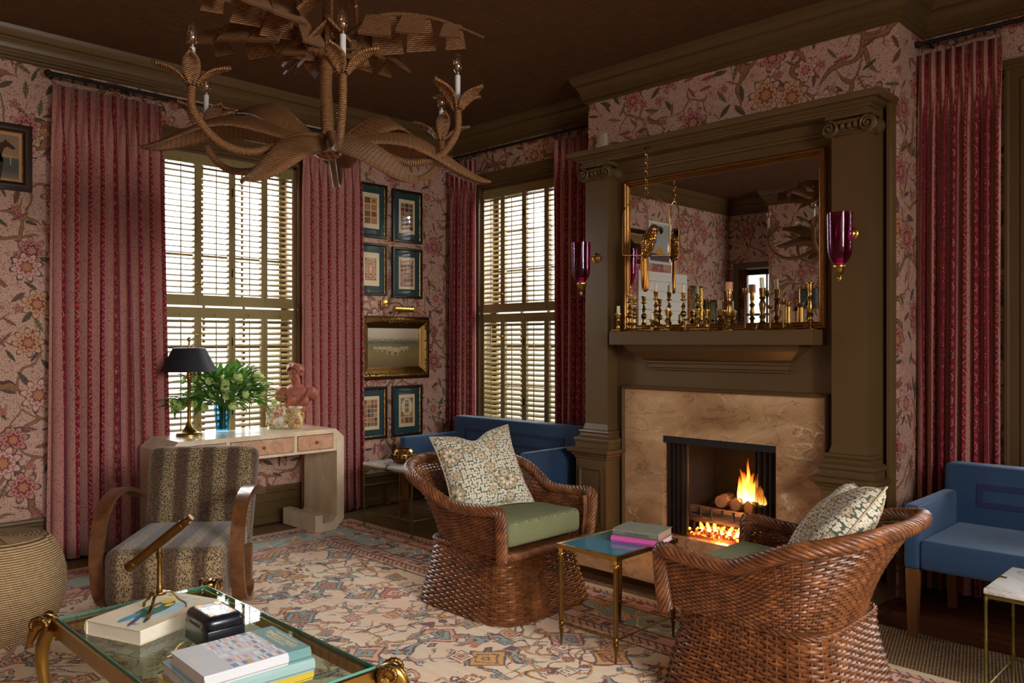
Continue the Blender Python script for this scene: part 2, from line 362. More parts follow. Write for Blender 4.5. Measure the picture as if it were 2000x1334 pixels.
def rug_mat(x0, x1, y0, y1):
    n = NT('persian_rug'); X, Y, Z = n.sep(n.pos()); kn = .0065
    xs = (X/kn).floor()*kn; ys = (Y/kn).floor()*kn
    d = (xs-x0).min(x1-xs).min(ys-y0).min(y1-ys)                      # distance to the nearest edge
    P = n.comb(xs, ys, 0)
    ivory, pink, teal, gold, wine, orange = srgb(242, 218, 182), srgb(234, 164, 126), srgb(134, 156, 142), srgb(218, 152, 44), srgb(92, 34, 34), srgb(204, 108, 40)
    ab = n.smooth(n.noise(n.comb(xs*.6, ys*7, 0), 3, 2), .35, .7)
    field = n.mix(ab, ivory, srgb(240, 198, 160)); field = n.mix(n.smooth(n.noise(P, 1.3, 1), .5, .7)*.35, field, pink)
    # linear scroll lines (contours of noise)
    def line(nz, lvl, w): return ((nz-lvl).abs() < w)
    Pa = n.vadd(P, n.vscale(n.vsub(n.noise(P, 9, 0, col=True), (.5, .5, .5)), .05))
    v1 = n.vor(Pa, 2.6, 'F1', .7, '2D', 'MANHATTAN'); v1b = n.vor(n.vadd(Pa, (3.3, 1.2, 0)), 4.4, 'F1', .95, '2D', 'CHEBYCHEV'); v2 = n.vor(n.vadd(Pa, (7.3, 5.2, 0)), 9, 'F1', 1, '2D', 'MANHATTAN')
    n1 = n.noise(P, 3.4, .6); n2 = n.noise(n.vadd(P, (5, 9, 0)), 4.2, .8); n3 = n.noise(n.vadd(P, (1, 3, 0)), 6.5, .5)
    for nz, lv, w, c, c2 in ((n1, .52, .022, teal, wine), (n2, .46, .016, pink, teal), (n3, .58, .022, gold, wine), (n2, .6, .018, teal, orange), (n1, .38, .012, wine, gold), (n3, .4, .012, wine, wine)):
        keep = n.smooth(n.noise(P, 5.5, 1), .44, .46)
        field = n.mix(line(nz, lv, w)*keep, field, n.mix(line(nz, lv, w*.4), c2, c))
    def motif(base, v, r0, pal, thr):
        dd = v['Distance']; a, b, _ = n.sep(v['Color']); on = (a > thr)
        c1 = n.ramp(b, [(i/len(pal), q) for i, q in enumerate(pal)], 'CONSTANT')
        c2 = n.ramp((b*3.7).fract(), [(i/len(pal), q) for i, q in enumerate(reversed(pal))], 'CONSTANT')
        base = n.mix((dd < r0)*on, base, wine); base = n.mix((dd < r0*.87)*on, base, c1); base = n.mix((dd < r0*.62)*on, base, wine)
        base = n.mix((dd < r0*.52)*on, base, c2); base = n.mix((dd < r0*.22)*on, base, wine); return n.mix((dd < r0*.12)*on, base, gold)
    field = motif(field, v1, .30, [orange, gold, pink, teal], .25)
    field = motif(field, v1b, .21, [gold, pink, ivory, teal], .42)
    field = motif(field, v2, .27, [wine, gold, teal, orange], .66)
    # borders
    bl = n.mix(ab, srgb(136, 160, 148), srgb(156, 172, 154)); bl = n.mix(line(n2, .5, .016), bl, pink); bl = n.mix(line(n3, .45, .012), bl, ivory)
    bl = motif(bl, v1b, .26, [gold, pink, wine, orange], .3); bl = motif(bl, v2, .28, [wine, gold, ivory, wine], .35)
    gd = n.mix(ab, srgb(228, 160, 134), srgb(214, 140, 118)); gd = motif(gd, n.vor(P, 14, 'F1', .5, '2D', 'CHEBYCHEV'), .36, [wine, gold, teal, wine], .15)
    st = n.mix((ys*0+d*48).fract() > .5, srgb(204, 140, 60), srgb(226, 170, 150)); st = n.mix(((xs+ys)*22).fract() > .72, st, wine)
    col = field
    for lim, c in ((.57, st), (.51, gd), (.42, bl), (.19, gd), (.085, st), (.045, srgb(206, 178, 140))): col = n.mix(d < lim, col, c)
    for lim in (.60, .51, .42, .19, .085): col = n.mix((d-lim).abs() < .006, col, wine)
    for lim in (.585, .435, .175): col = n.mix((d-lim).abs() < .005, col, gold)
    tone = n.noise(n.comb(X*260, Y*260, 0), 1, 1); col = n.mix(.18, col, n.mix(tone, (.2, .18, .16), (1, 1, 1)), 'OVERLAY')
    n.set(col=col, rough=.95, sheen=.2); n.bump(n.noise(n.comb(X*150, Y*420, 0), 1, 1), .5, .004); return n.mat
def sisal_mat():
    n = NT('sisal_weave'); X, Y, Z = n.sep(n.pos()); r = ((X-Y)*52).floor(); a = ((X+Y)*44+r*.5)
    w = (a*6.283).sin()*.5+.5; q = (((X-Y)*52).fract()-.5).abs()*2; hgt = w*(1-q*q)
    f = n.noise(n.pos(), 60, 2); n.set(col=n.ramp(hgt+(f-.5)*.4, [(0, srgb(46, 32, 18)), (.35, srgb(128, 98, 62)), (.9, srgb(196, 160, 112))]), rough=.9)
    n.bump(hgt, .8, .006); return n.mat
M['sisal'] = sisal_mat()
def wood(name, c0, c1, rough=.4, sc=1, coat=0, axis=0):
    n = NT(name); o = n.obj(); v = [(1, 14, 14), (14, 1, 14), (14, 14, 1)][axis]; m = n.vmul(o, tuple(q*sc for q in v))
    f = n.noise(m, 2.2, 5, .6, dist=.6); n.set(col=n.ramp(f, [(.25, srgb(*c0)), (.75, srgb(*c1))]), rough=rough, coat=coat); n.bump(f, .08, .003); return n.mat
M['floorwood'] = wood('dark_floor_board', (46, 22, 12), (96, 52, 28), .35, 1)
M['walnut'] = wood('bent_walnut', (64, 37, 20), (122, 76, 42), .32, .6, .3)
M['oakleg'] = wood('brown_leg', (84, 50, 24), (128, 82, 42), .35, .8, .2, 2)
M['darkwood'] = wood('dark_frame_wood', (30, 16, 10), (62, 34, 20), .35)
def metal(name, c, rough=.28, var=.3):
    n = NT(name); f = n.noise(n.obj(), 30, 4); k = srgb(*c)
    n.set(col=n.mix(f, tuple(q*(1-var) for q in k[:3]), k), metal=1, rough=n.ramp(f, [(0, (rough*.7,)*3), (1, (min(1, rough*1.5),)*3)])); return n.mat
M['brass'] = metal('aged_brass', (190, 150, 78), .28); M['brassdk'] = metal('dark_brass', (140, 104, 54), .35, .5); M['gold'] = metal('bright_gold', (222, 172, 86), .25)
M['antique'] = metal('antique_gilt_frame', (140, 104, 56), .42, .6); M['bronzeblk'] = metal('dark_bronze', (58, 44, 32), .4, .5); M['silver'] = metal('tarnished_silver', (170, 160, 138), .3)
M['verdi'] = metal('greenish_brass', (120, 116, 62), .4, .4)
M['black'] = plain('black_paint', (22, 20, 20), .35).mat; M['blackmatte'] = plain('matte_black_iron', (16, 15, 15), .7).mat
M['shade'] = plain('black_lamp_shade', (30, 31, 36), .55).mat
def glass(name, col, rough=.0, ior=1.45):
    n = NT(name); n.set(col=srgb(*col), trans=1, rough=rough, ior=ior); return n.mat
def thin_glass(name, tint=(255, 255, 255), refl=.08):
    n = NT(name); tr = n.n('ShaderNodeBsdfTransparent'); n.put(tr.inputs[0], srgb(*tint)); gl = n.n('ShaderNodeBsdfGlossy'); gl.inputs['Roughness'].default_value = .02
    lw = n.n('ShaderNodeLayerWeight'); lw.inputs[0].default_value = .5; mx = n.n('ShaderNodeMixShader'); n.put(mx.inputs[0], S(n, lw.outputs['Facing']).pow(4)*.8+refl*.35)
    n.t.links.new(tr.outputs[0], mx.inputs[1]); n.t.links.new(gl.outputs[0], mx.inputs[2]); n.t.links.new(mx.outputs[0], n.out.inputs[0]); return n.mat
M['glass'] = thin_glass('clear_pane'); M['tableglass'] = thin_glass('table_glass', (222, 238, 228)); M['pinkglass'] = thin_glass('magenta_glass', (232, 138, 204))
M['blueglass'] = thin_glass('blue_vase_glass', (196, 230, 244)); M['bulbglass'] = thin_glass('bulb_glass', (250, 246, 238), .5)
M['glassedge'] = plain('green_glass_edge', (96, 150, 132), .15).mat
n_ = NT('mirror_silver'); n_.set(col=(.78, .78, .76), metal=1, rough=.01); M['mirror'] = n_.mat
def marble(name, cols, sc=3.0, vein=(236, 222, 204), rough=.12, warp=1.2):
    n = NT(name); p = n.pos(); x, y, z = n.sep(p); q = n.comb(x*.8+y, x*.3, z*1.35)
    w = n.vscale(n.vsub(n.noise(q, sc*.55, 4, col=True), (.5, .5, .5)), warp); Q = n.vadd(q, w)
    f = n.noise(Q, sc, 6, .62); col = n.ramp(f, [(.28, srgb(*cols[0])), (.45, srgb(*cols[1])), (.58, srgb(*cols[2])), (.75, srgb(*cols[3]))])
    v = (n.noise(Q, sc*1.5, 5, .6)-.5).abs(); g = n.noise(Q, sc*3, 2)
    col = n.mix((1-n.smooth(v, .004, .016))*n.smooth(g, .45, .7)*.7, col, srgb(*vein)); col = n.mix((1-n.smooth((n.noise(Q, sc*2.3, 4)-.47).abs(), .003, .013))*.4, col, srgb(*[c*.55 for c in cols[0]]))
    n.set(col=col, rough=rough); return n.mat
M['marble'] = marble('tan_breccia_marble', [(142, 104, 70), (178, 138, 98), (200, 162, 120), (216, 184, 148)], 1.9, (238, 224, 206), .12, 1.7)
M['whitemarble'] = marble('white_marble', [(188, 184, 178), (214, 210, 204), (228, 226, 222), (236, 234, 230)], 4, (170, 166, 160), .12)
def travertine():
    n = NT('parchment_travertine'); p = n.obj(); f = n.noise(n.vmul(p, (3, 3, 1.2)), 3, 5); s = n.noise(p, 90, 2)
    c = n.ramp(f, [(.3, srgb(216, 196, 160)), (.55, srgb(232, 216, 186)), (.75, srgb(240, 230, 208))]); c = n.mix(n.smooth(s, .64, .72)*.6, c, srgb(170, 132, 88))
    n.set(col=c, rough=.28, coat=.3); return n.mat
M['travertine'] = travertine()
M['drawer'] = marble('rosy_drawer_stone', [(190, 140, 110), (204, 158, 128), (214, 172, 142), (224, 188, 160)], 5, (160, 112, 84), .3)
M['cream'] = plain('cream_candle_wax', (226, 212, 176), .5, 0, .06, 12, sss=.1).mat; M['peach'] = plain('peach_candle_wax', (206, 142, 100), .5).mat; M['sleeve'] = plain('grey_white_candle_sleeve', (186, 182, 174), .5, 0, .04).mat
def rattan(name, c0, c1, c2, sc=1, rough=.5):
    n = NT(name); o = n.obj(); x, y, z = n.sep(o); k = 95*sc
    d = (x+y+z*.4)*k; r = ((x-y*.6+z)*k*.45).floor(); w = ((d+r*2.6).sin()*.5+.5); f = n.noise(o, 45*sc, 3)
    n.set(col=n.ramp(w*.55+f*.6, [(.2, srgb(*c0)), (.5, srgb(*c1)), (.9, srgb(*c2))]), rough=rough); n.bump(w+f*.4, .9, .006); return n.mat
M['seagrass'] = rattan('woven_seagrass', (58, 34, 16), (120, 78, 42), (168, 118, 70))
def seag_uv():
    n = NT('seagrass_wrap'); u, v, _ = n.sep(n.uv()); f = n.noise(n.comb(u*6, v*120, 0), 1, 3); w = ((v*820+u*6.28).sin()*.5+.5)
    n.set(col=n.ramp(w*.4+f*.7, [(.2, srgb(60, 36, 18)), (.55, srgb(120, 78, 42)), (.95, srgb(172, 122, 72))]), rough=.5); n.bump(w+f*.5, .8, .005); return n.mat
M['wrap'] = seag_uv()
def wicker():
    n = NT('stained_wicker'); f = n.noise(n.obj(), 18, 4); g = n.noise(n.obj(), 160, 2)
    n.set(col=n.ramp(f*.7+g*.35, [(.3, srgb(64, 35, 17)), (.55, srgb(120, 70, 36)), (.8, srgb(172, 112, 62))]), rough=.42, coat=.08); return n.mat
M['wicker'] = wicker()
def jute():
    n = NT('jute_rope'); x, y, z = n.sep(n.obj()); th = n.math('ARCTAN2', y, x); r = (z*92); k = (th*120+r.floor()*1.7).sin()*.5+.5; q = (r.fract()-.5).abs()*2
    hgt = (1-q*q)*(.78+.22*k); f = n.noise(n.obj(), 40, 3); n.set(col=n.ramp(hgt*.7+f*.45, [(.1, srgb(86, 64, 38)), (.5, srgb(162, 130, 88)), (.9, srgb(206, 174, 126))]), rough=.85); n.bump(hgt, .9, .008); return n.mat
M['jute'] = jute()
def leopard():
    n = NT('leopard_stripe_velvet'); o = n.obj(); x, y, z = n.sep(o); st = n.smooth(((y*46).sin())*.5+.5+(n.noise(o, 6, 2)-.5)*.5, .2, .8)
    v = n.vor(n.vadd(n.vmul(o, (1, 1.25, .8)), n.vscale(n.noise(o, 60, 1, col=True), .006)), 122, 'F1', .7); sp = 1-n.smooth(v['Distance'], .42, .5)
    col = n.mix(st, srgb(154, 130, 92), srgb(90, 64, 37)); col = n.mix(sp*.92, col, srgb(30, 22, 14)); n.set(col=col, rough=.85, sheen=.2); return n.mat
M['leopard'] = leopard()
def velvet(name, c, var=.25):
    n = NT(name); f = n.noise(n.obj(), 5, 4); k = srgb(*c); n.set(col=n.mix(f, tuple(q*(1-var) for q in k[:3]), tuple(q*(1+var) for q in k[:3])), rough=.75, sheen=.22)
    n.put(n.bsdf.inputs['Sheen Tint'], (.6, .75, 1, 1)); n.bump(n.noise(n.obj(), 300, 1), .1, .001); return n.mat
M['blue'] = velvet('blue_velvet', (27, 57, 88)); M['navy'] = velvet('navy_velvet_band', (18, 32, 70))
def tweed():
    n = NT('green_herringbone_tweed'); x, y, z = n.sep(n.obj()); h = x+y; k = (h*42); zig = ((k.fract()-.5).abs()*2); w = ((zig*.9+(x-y+z*2)*70)*6.28).sin()
    f = n.noise(n.obj(), 210, 1); n.set(col=n.mix((w*.25+.5+(f-.5)*1.1).sat(), srgb(80, 86, 56), srgb(150, 150, 106)), rough=.95); n.bump(w, .2, .002); return n.mat
M['tweed'] = tweed()
def pillow_mat():
    n = NT('shell_print_linen'); u, v, _ = n.sep(n.uv()); P = n.comb(u, v, 0)
    ground, ink, tan = srgb(226, 214, 190), srgb(84, 98, 82), srgb(190, 160, 118)
    d = n.vor(P, 42, 'F1', .55, '2D'); col = n.mix(n.smooth(d['Distance'], .44, .54), ground, ink); col = n.mix(d['Distance'] < .13, col, tan)
    for off, sc, rr, k in (((.3, .7, 0), 2.6, .11, 8), ((1.7, .25, 0), 4.2, .062, 6), ((2.2, 3.1, 0), 5.1, .05, 9)):
        q = n.vor(n.vadd(P, off), sc, 'F1', .7, '2D'); lx, ly, _ = n.sep(n.vsub(n.vadd(P, off), q['Position'])); r = (lx*lx+ly*ly).sqrt(); a, b, c = n.sep(q['Color'])
        th = n.math('ARCTAN2', ly, lx)+a*6; pet = ((th*(k/2)).sin().abs()); R_ = rr*(pet*.4+.6); f = r/R_
        mo = n.mix(((f*11).sin() > .0), ground, tan); mo = n.mix(pet < .2, mo, ink); mo = n.mix(((f-.94).abs() < .07).max(f < .14), mo, ink); mo = n.mix((b > .6)*((th*k).sin() > .4), mo, tan)
        col = n.mix((f < 1)*(c > .12), col, mo)
    n.set(col=col, rough=.95); n.bump(n.noise(P, 300, 1), .1, .001); return n.mat
M['pillow'] = pillow_mat(); M['linen'] = plain('cream_linen_piping', (190, 176, 146), .9).mat
M['terracotta'] = plain('terracotta_clay', (158, 88, 68), .6, 0, .3, 20).mat
M['pages'] = plain('book_pages', (222, 212, 190), .8, 0, .08, 60).mat; M['white'] = plain('white_plaster', (226, 222, 212), .6, 0, .03).mat
def emis(name, c, st):
    n = NT(name); n.set(col=(0, 0, 0, 1), emit=srgb(*c), es=st); return n.mat
M['filament'] = plain('amber_filament', (214, 130, 40), .4).mat

def weave_mat():
    n = NT('woven_seagrass_leaf'); u, v, _ = n.sep(n.uv()); r = (v*150).floor(); q = ((v*150).fract()-.5).abs()*2; k = ((u*230+r*2.1).sin()*.5+.5); f = n.noise(n.comb(u*40, v*160, 0), 1, 2); h = (1-q*q)*(.5+.5*k)
    n.set(col=n.ramp(h*.6+f*.55, [(.15, srgb(50, 29, 14)), (.5, srgb(112, 72, 38)), (.95, srgb(164, 114, 66))]), rough=.5); n.bump(h, .9, .005); return n.mat
M['weave'] = weave_mat()
# ------------------------------------------------------------------ the room shell
XL, YB, XR, YF, ZC = -5.77, 5.02, 1.6, -1.0, 3.36        # left wall, window wall, right wall, wall behind, ceiling
BX0, BX1, YC = -3.81, -1.615, 4.64                        # chimney breast
CX = -2.70
W1 = (2.29, 3.36); W2 = (-5.38, -4.31); W3 = (-1.09, -.02); WZ = (.62, 2.80)
OPX0, OPX1, OPZ0, OPZ1 = -3.10, -2.29, .12, .78           # firebox opening
def wall_boxes(b, h0, h1, z0, z1, holes, put):            # rectangles around holes; put(h0,h1,z0,z1)
    hs = sorted(holes); cur = h0
    for a, c, d, e in hs:
        if a > cur: put(cur, a, z0, z1)
        if d > z0: put(a, c, z0, d)
        if e < z1: put(a, c, e, z1)
        cur = c
    if cur < h1: put(cur, h1, z0, z1)
def wall(name, axis, at, t, h0, h1, holes, mat, label, z0=-.06, z1=ZC):
    b = MB()
    def put(a, c, d, e):
        if axis == 'x': b.box(min(at, at+t), max(at, at+t), a, c, d, e)
        else: b.box(a, c, min(at, at+t), max(at, at+t), d, e)
    wall_boxes(b, h0, h1, z0, z1, holes, put); return struct(b.build(name, M[mat], smooth=0), label)
wall('wall_left', 'x', XL, -.22, YF, YB, [(W1[0], W1[1], *WZ)], 'wallpaper', 'pink floral papered wall with the console window')
wall('wall_rear', 'y', YB, .22, XL-.22, XR+.22, [(W2[0], W2[1], *WZ), (W3[0], W3[1], *WZ)], 'wallpaper', 'pink floral papered wall behind both blue sofas')
wall('wall_right', 'x', XR, .22, YF, YB, [(-.85, .25, .6, 2.8), (.85, 2.35, .6, 2.8)], 'wallpaper', 'papered wall opposite the console window')
wall('wall_front', 'y', YF, -.22, -4.97, XR, [], 'wallpaper', 'papered wall facing the fireplace')
wall('wall_doorway', 'y', YF, -.2, XL, -4.97, [(-5.62, -5.06, 0, 2.42)], 'wallpaper', 'papered wall strip around the dark doorway')
b = MB(); b.box(-4.97, -2.6, YF, -.57, 0, ZC); struct(b.build('wall_pier', M['wallpaper'], smooth=0), 'papered pier projecting opposite the fireplace')
b = MB()
wall_boxes(b, BX0, BX1, 0, ZC, [(OPX0-.03, OPX1+.03, 0, OPZ1+.02)], lambda a, c, d, e: b.box(a, c, YC, YC+.1, d, e))
b.box(BX0, BX0+.1, YC+.1, YB, 0, ZC); b.box(BX1-.1, BX1, YC+.1, YB, 0, ZC)
struct(b.build('wall_chimney_breast', M['wallpaper'], smooth=0), 'papered chimney breast above and beside the mantel')
b = MB(); b.box(XL-.2, XR+.2, YF-2.6, YB+.2, ZC, ZC+.15); struct(b.build('ceiling', M['ceiling'], smooth=0), 'dark brown grasscloth ceiling')
# floor with boards
fl = MB(); fl.box(XL-.2, XR+.2, YF-2.6, YB+.2, -.06, -.012); FL = struct(fl.build('floor', M['floorwood'], smooth=0), 'dark reddish wooden floor')
pl = MB(); pl.box(-1.2, 1.2, -.055, .055, -.014, 0); PB = None
k = 0
for yy in [3.66+.115*i for i in range(12)]:
    for xx in (-4.4, -1.98, .44) if k % 2 else (-5.2, -2.78, -.36):
        if PB is None: PB = pl.build('plank', M['floorwood'], FL, smooth=0, loc=(xx, yy, 0))
        else: inst(PB, FL, (xx, yy, 0))
    k += 1
for i, yy in enumerate((-.2, 2.22)):
    for xx in (-5.70, -5.585): inst(PB, FL, (xx, yy, 0), (0, 0, pi/2))
# crown, baseboard
per = [(XL, YF), (XL, YB), (BX0, YB), (BX0, YC), (BX1, YC), (BX1, YB), (XR, YB), (XR, YF), (-2.6, YF), (-2.6, -.57), (-4.97, -.57), (-4.97, YF)]
per = list(reversed(per))                                   # left of travel = into the room
crown = [(0, 3.165), (.012, 3.165), (.02, 3.172), (.02, 3.185), (.03, 3.19), (.03, 3.203), (.037, 3.21), (.037, 3.225), (.045, 3.232), (.047, 3.25), (.056, 3.268), (.068, 3.28),
         (.068, 3.29), (.075, 3.292), (.083, 3.303), (.09, 3.318), (.1, 3.33), (.1, 3.345), (.105, ZC-.001), (0, ZC-.001)]
b = MB(); b.sweep(per, crown, True); struct(b.build('trim_crown_moulding', M['paint'], smooth=40), 'olive painted stepped crown moulding')
base = [(0, .285), (.012, .285), (.018, .275), (.018, .262), (.026, .255), (.026, .24), (.018, .232), (.018, .19), (.028, .18), (.028, .172), (.02, .165), (.02, .065), (.032, .058), (.032, .004), (0, .004)]
for nm, pth in (('left', [(XL, YB-.001), (XL, YF)]), ('rear', [(BX0, YC), (BX0, YB), (XL, YB)]), ('right', [(XR, YB), (BX1, YB), (BX1, YC)]), ('pier', [(-2.6, YF), (-2.6, -.57), (-4.97, -.57), (-4.97, YF)])):
    if nm == 'pier': pth = list(reversed(pth))
    b = MB(); b.sweep(pth, [(abs(o), h) for o, h in base] , False); o = struct(b.build('baseboard_'+nm, M['paint'], smooth=40), 'olive painted moulded baseboard')
# floor coverings
RUG = (-5.385, -.35, .1, 3.62)
M['rug'] = rug_mat(RUG[0], RUG[1], RUG[2], RUG[3])
b = MB()
for x0, x1, y0, y1 in ((-5.64, .9, -.5, 3.70), (-5.64, -3.72, 3.70, 4.86), (-1.72, .9, 3.70, 4.12)): b.box(x0, x1, y0, y1, 0, .006)
tag(b.build('sisal_carpet', M['sisal'], smooth=0), 'brown woven sisal carpet under the patterned rug', 'carpet')
b = MB(); b.box(RUG[0], RUG[1], RUG[2], RUG[3], .006, .016)
RG = tag(b.build('persian_rug', M['rug'], smooth=0), 'large ivory, pink and teal hand knotted rug with floral border', 'rug')
# ------------------------------------------------------------------ windows with louvred shutters
SLAT = None; PANELS = {}
def panel_mesh(w, h, rod_x):
    b = MB(); st = .026; t = .014
    b.box(-w/2+.001, -w/2+st, -t, t, 0, h); b.box(w/2-st, w/2-.001, -t, t, 0, h); b.box(-w/2+st, w/2-st, -t, t, 0, .075); b.box(-w/2+st, w/2-st, -t, t, h-.075, h)
    return b
def window(name, loc, rz, label, wd=1.07, shutters=True, z0=WZ[0], z1=WZ[1]):
    global SLAT
    E = thing(name, label, 'window', loc, rz, kind='structure'); del E['category']
    h = wd/2; b = MB()                                      # casing on the room side, local y = into the room
    prof = [(0, -.004), (0, .03), (-.02, .03), (-.03, .022), (-.075, .022), (-.085, .03), (-.1, .03), (-.1, -.004)]
    b.sweep([(-h, z0), (-h, z1), (h, z1), (h, z0)], [(-o, y) for o, y in prof], False, lambda a, c, y: (a, y, c))
    b.box(-h-.13, h+.13, -.004, .05, z1+.1, z1+.13); b.box(-h-.115, h+.115, -.004, .038, z1+.08, z1+.1); b.box(-h-.12, h+.12, -.004, .06, z0-.03, z0); b.box(-h-.08, h+.08, -.004, .022, z0-.11, z0-.03)
    b.build('casing', M['paint'], E, 30)
    b = MB()                                                # jamb lining in the wall thickness
    b.box(-h, -h+.02, -.2, -.004, z0, z1); b.box(h-.02, h, -.2, -.004, z0, z1); b.box(-h, h, -.2, -.004, z1-.02, z1); b.box(-h, h, -.2, -.004, z0, z0+.02)
    b.build('jamb', M['paint'], E, 0)
    zm = (z0+z1)/2
    for s, (a, c, y) in enumerate(((z0+.02, zm+.02, -.15), (zm-.02, z1-.02, -.18))):   # two sashes
        b = MB(); b.box(-h+.02, -h+.06, y-.015, y+.015, a, c); b.box(h-.06, h-.02, y-.015, y+.015, a, c); b.box(-h+.06, h-.06, y-.015, y+.015, a, a+.05); b.box(-h+.06, h-.06, y-.015, y+.015, c-.05, c)
        for q in (-1, 1): b.box(q*.16-.01, q*.16+.01, y-.012, y+.012, a+.05, c-.05)
        for q in (1, 2): b.box(-h+.06, h-.06, y-.011, y+.011, lerp(a, c, q/3)-.01, lerp(a, c, q/3)+.01)
        sa = b.build('sash', M['paint'], E, 0)
        for i in range(3):
            for j in range(3):
                b = MB(); b.box([-h+.06, -.15, .17][i], [-.17, .15, h-.06][i], y-.002, y+.002, lerp(a, c, j/3)+(.05 if j == 0 else .01), lerp(a, c, (j+1)/3)-(.05 if j == 2 else .01)); b.build('pane', M['glass'], sa, 0)
    if not shutters: return E
    pw = (wd-.016)/4
    for tier, (a, c) in enumerate(((z0+.02, 1.66), (1.675, z1-.02))):
        for i in range(4):
            x = -wd/2+.008+pw*(i+.5); key = (tier, round(pw, 3))
            if key not in PANELS:
                PANELS[key] = panel_mesh(pw, c-a, 0).build('shutter_panel', M['shutter'], E, 0, (x, -.02, a)); P = PANELS[key]
            else: P = inst(PANELS[key], E, (x, -.02, a))
            n = int((c-a-.15)/.0415); st = (c-a-.15)/n
            if SLAT is None:
                b = MB(); sec = [(.032*cos(q)*1, .0042*sin(q)) for q in [tau*k/8 for k in range(8)]]; t = radians(26)
                sec = [(u*cos(t)+v*sin(t), -u*sin(t)+v*cos(t)) for u, v in sec]
                b.prism(sec, -pw/2+.027, pw/2-.027, lambda u, v, q: (q, u, v)); SLAT = b.build('slat', M['shutter'], P, 30, (0, 0, .075+st/2)); k0 = 1
            else: k0 = 0
            for k in range(k0, n): inst(SLAT, P, (0, 0, .075+st*(k+.5)))
            if 'rod'+str(tier) not in PANELS:
                b = MB(); b.cyl((0, .03, .09), .004, c-a-.18, 6); b.box(-.004, .004, .016, .03, c-a-.06, c-a-.045); PANELS['rod'+str(tier)] = b.build('tilt_rod', M['shutter'], P, 30)
            else: inst(PANELS['rod'+str(tier)], P)
            if i in (2, 3):
                if 'knob' not in PANELS:
                    b = MB(); b.ell((0, .034, 0), .011, .011, .011, 10, 6); b.cyl((0, 0, 0), .004, .02, 6); b.M = Matrix(); PANELS['knob'] = b.build('knob', M['gold'], P, 40, ((pw/2-.012) if i == 2 else (-pw/2+.012), 0, .16))
                else: inst(PANELS['knob'], P, ((pw/2-.012) if i == 2 else (-pw/2+.012), 0, .16 if tier else c-a-.2))
                if i == 2:
                    for hz in (.25, (c-a)-.25):
                        if 'hinge' not in PANELS: bb = MB(); bb.box(-.004, .004, .012, .02, -.03, .03); PANELS['hinge'] = bb.build('hinge', M['bronzeblk'], P, 0, (-pw/2, 0, hz))
                        else: inst(PANELS['hinge'], P, (-pw/2, 0, hz))
    return E
def shutter_mat():
    n = NT('khaki_shutter_paint'); f = n.noise(n.pos(), 3, 3); n.set(col=n.mix(f, srgb(134, 116, 70), srgb(148, 130, 82)), rough=.38)
    tr = n.n('ShaderNodeBsdfTranslucent'); tr.inputs[0].default_value = srgb(170, 140, 80); mx = n.n('ShaderNodeMixShader'); mx.inputs[0].default_value = .05
    n.t.links.new(n.bsdf.outputs[0], mx.inputs[1]); n.t.links.new(tr.outputs[0], mx.inputs[2]); n.t.links.new(mx.outputs[0], n.out.inputs[0]); return n.mat
M['shutter'] = shutter_mat()
window('window_1', (XL, sum(W1)/2, 0), radians(-90), 'tall shuttered window behind the stone console')
window('window_2', (sum(W2)/2, YB, 0), radians(180), 'tall shuttered window behind the sofa beside the papered corner')
window('window_3', (sum(W3)/2, YB, 0), radians(180), 'tall shuttered window behind the sofa beside the marble topped table')
window('window_4', (XR, 1.6, 0), radians(90), 'unshuttered sash window facing the console', 1.5, False, .6, 2.8)
window('window_5', (XR, -.3, 0), radians(90), 'narrow unshuttered sash window facing the doorway', 1.1, False, .6, 2.8)
# doorway behind the photographer, seen in the mirror
D = thing('door_1', 'dark painted doorway to a bright hall', 'door', (-5.34, YF, 0), 0, kind='structure'); del D['category']
b = MB(); b.sweep([(-.28, 0), (-.28, 2.42), (.28, 2.42), (.28, 0)], [(0, -.01), (0, .03), (.08, .03), (.08, -.01)], False, lambda a, c, y: (a, y, c)); b.build('door_casing', M['paint'], D, 30)
b = MB(); b.box(-2.3, -1.5, -2.5, -2.4, 0, ZC); b.box(-.75, .9, -2.5, -2.4, 0, ZC); b.box(-1.5, -.75, -2.5, -2.4, 0, 1.2); b.box(-1.5, -.75, -2.5, -2.4, 2.55, ZC)
b.box(-2.4, -2.3, -2.5, -.2, 0, ZC); b.box(.9, 1, -2.5, -.2, 0, ZC); b.box(-2.4, -.43, -.22, -.2, 0, ZC); b.box(-2.4, -.62, -2.5, -.2, ZC, ZC+.05); b.box(-2.4, -.62, -2.5, -.2, -.06, 0)
b.build('hall_wall', M['paint'], D, 0)
b = MB(); b.box(-1.14, -1.11, -2.44, -2.42, 1.2, 2.55); b.build('hall_window_bar', M['white'], D, 0); b = MB(); b.box(-1.5, -.75, -2.445, -2.425, 1.86, 1.9); b.build('hall_window_rail', M['white'], D, 0)
# ------------------------------------------------------------------ fireplace surround
MP = thing('fireplace_surround', 'olive painted wooden mantelpiece with pilasters around tan marble and a firebox', 'fireplace', (CX, 4.57, 0))
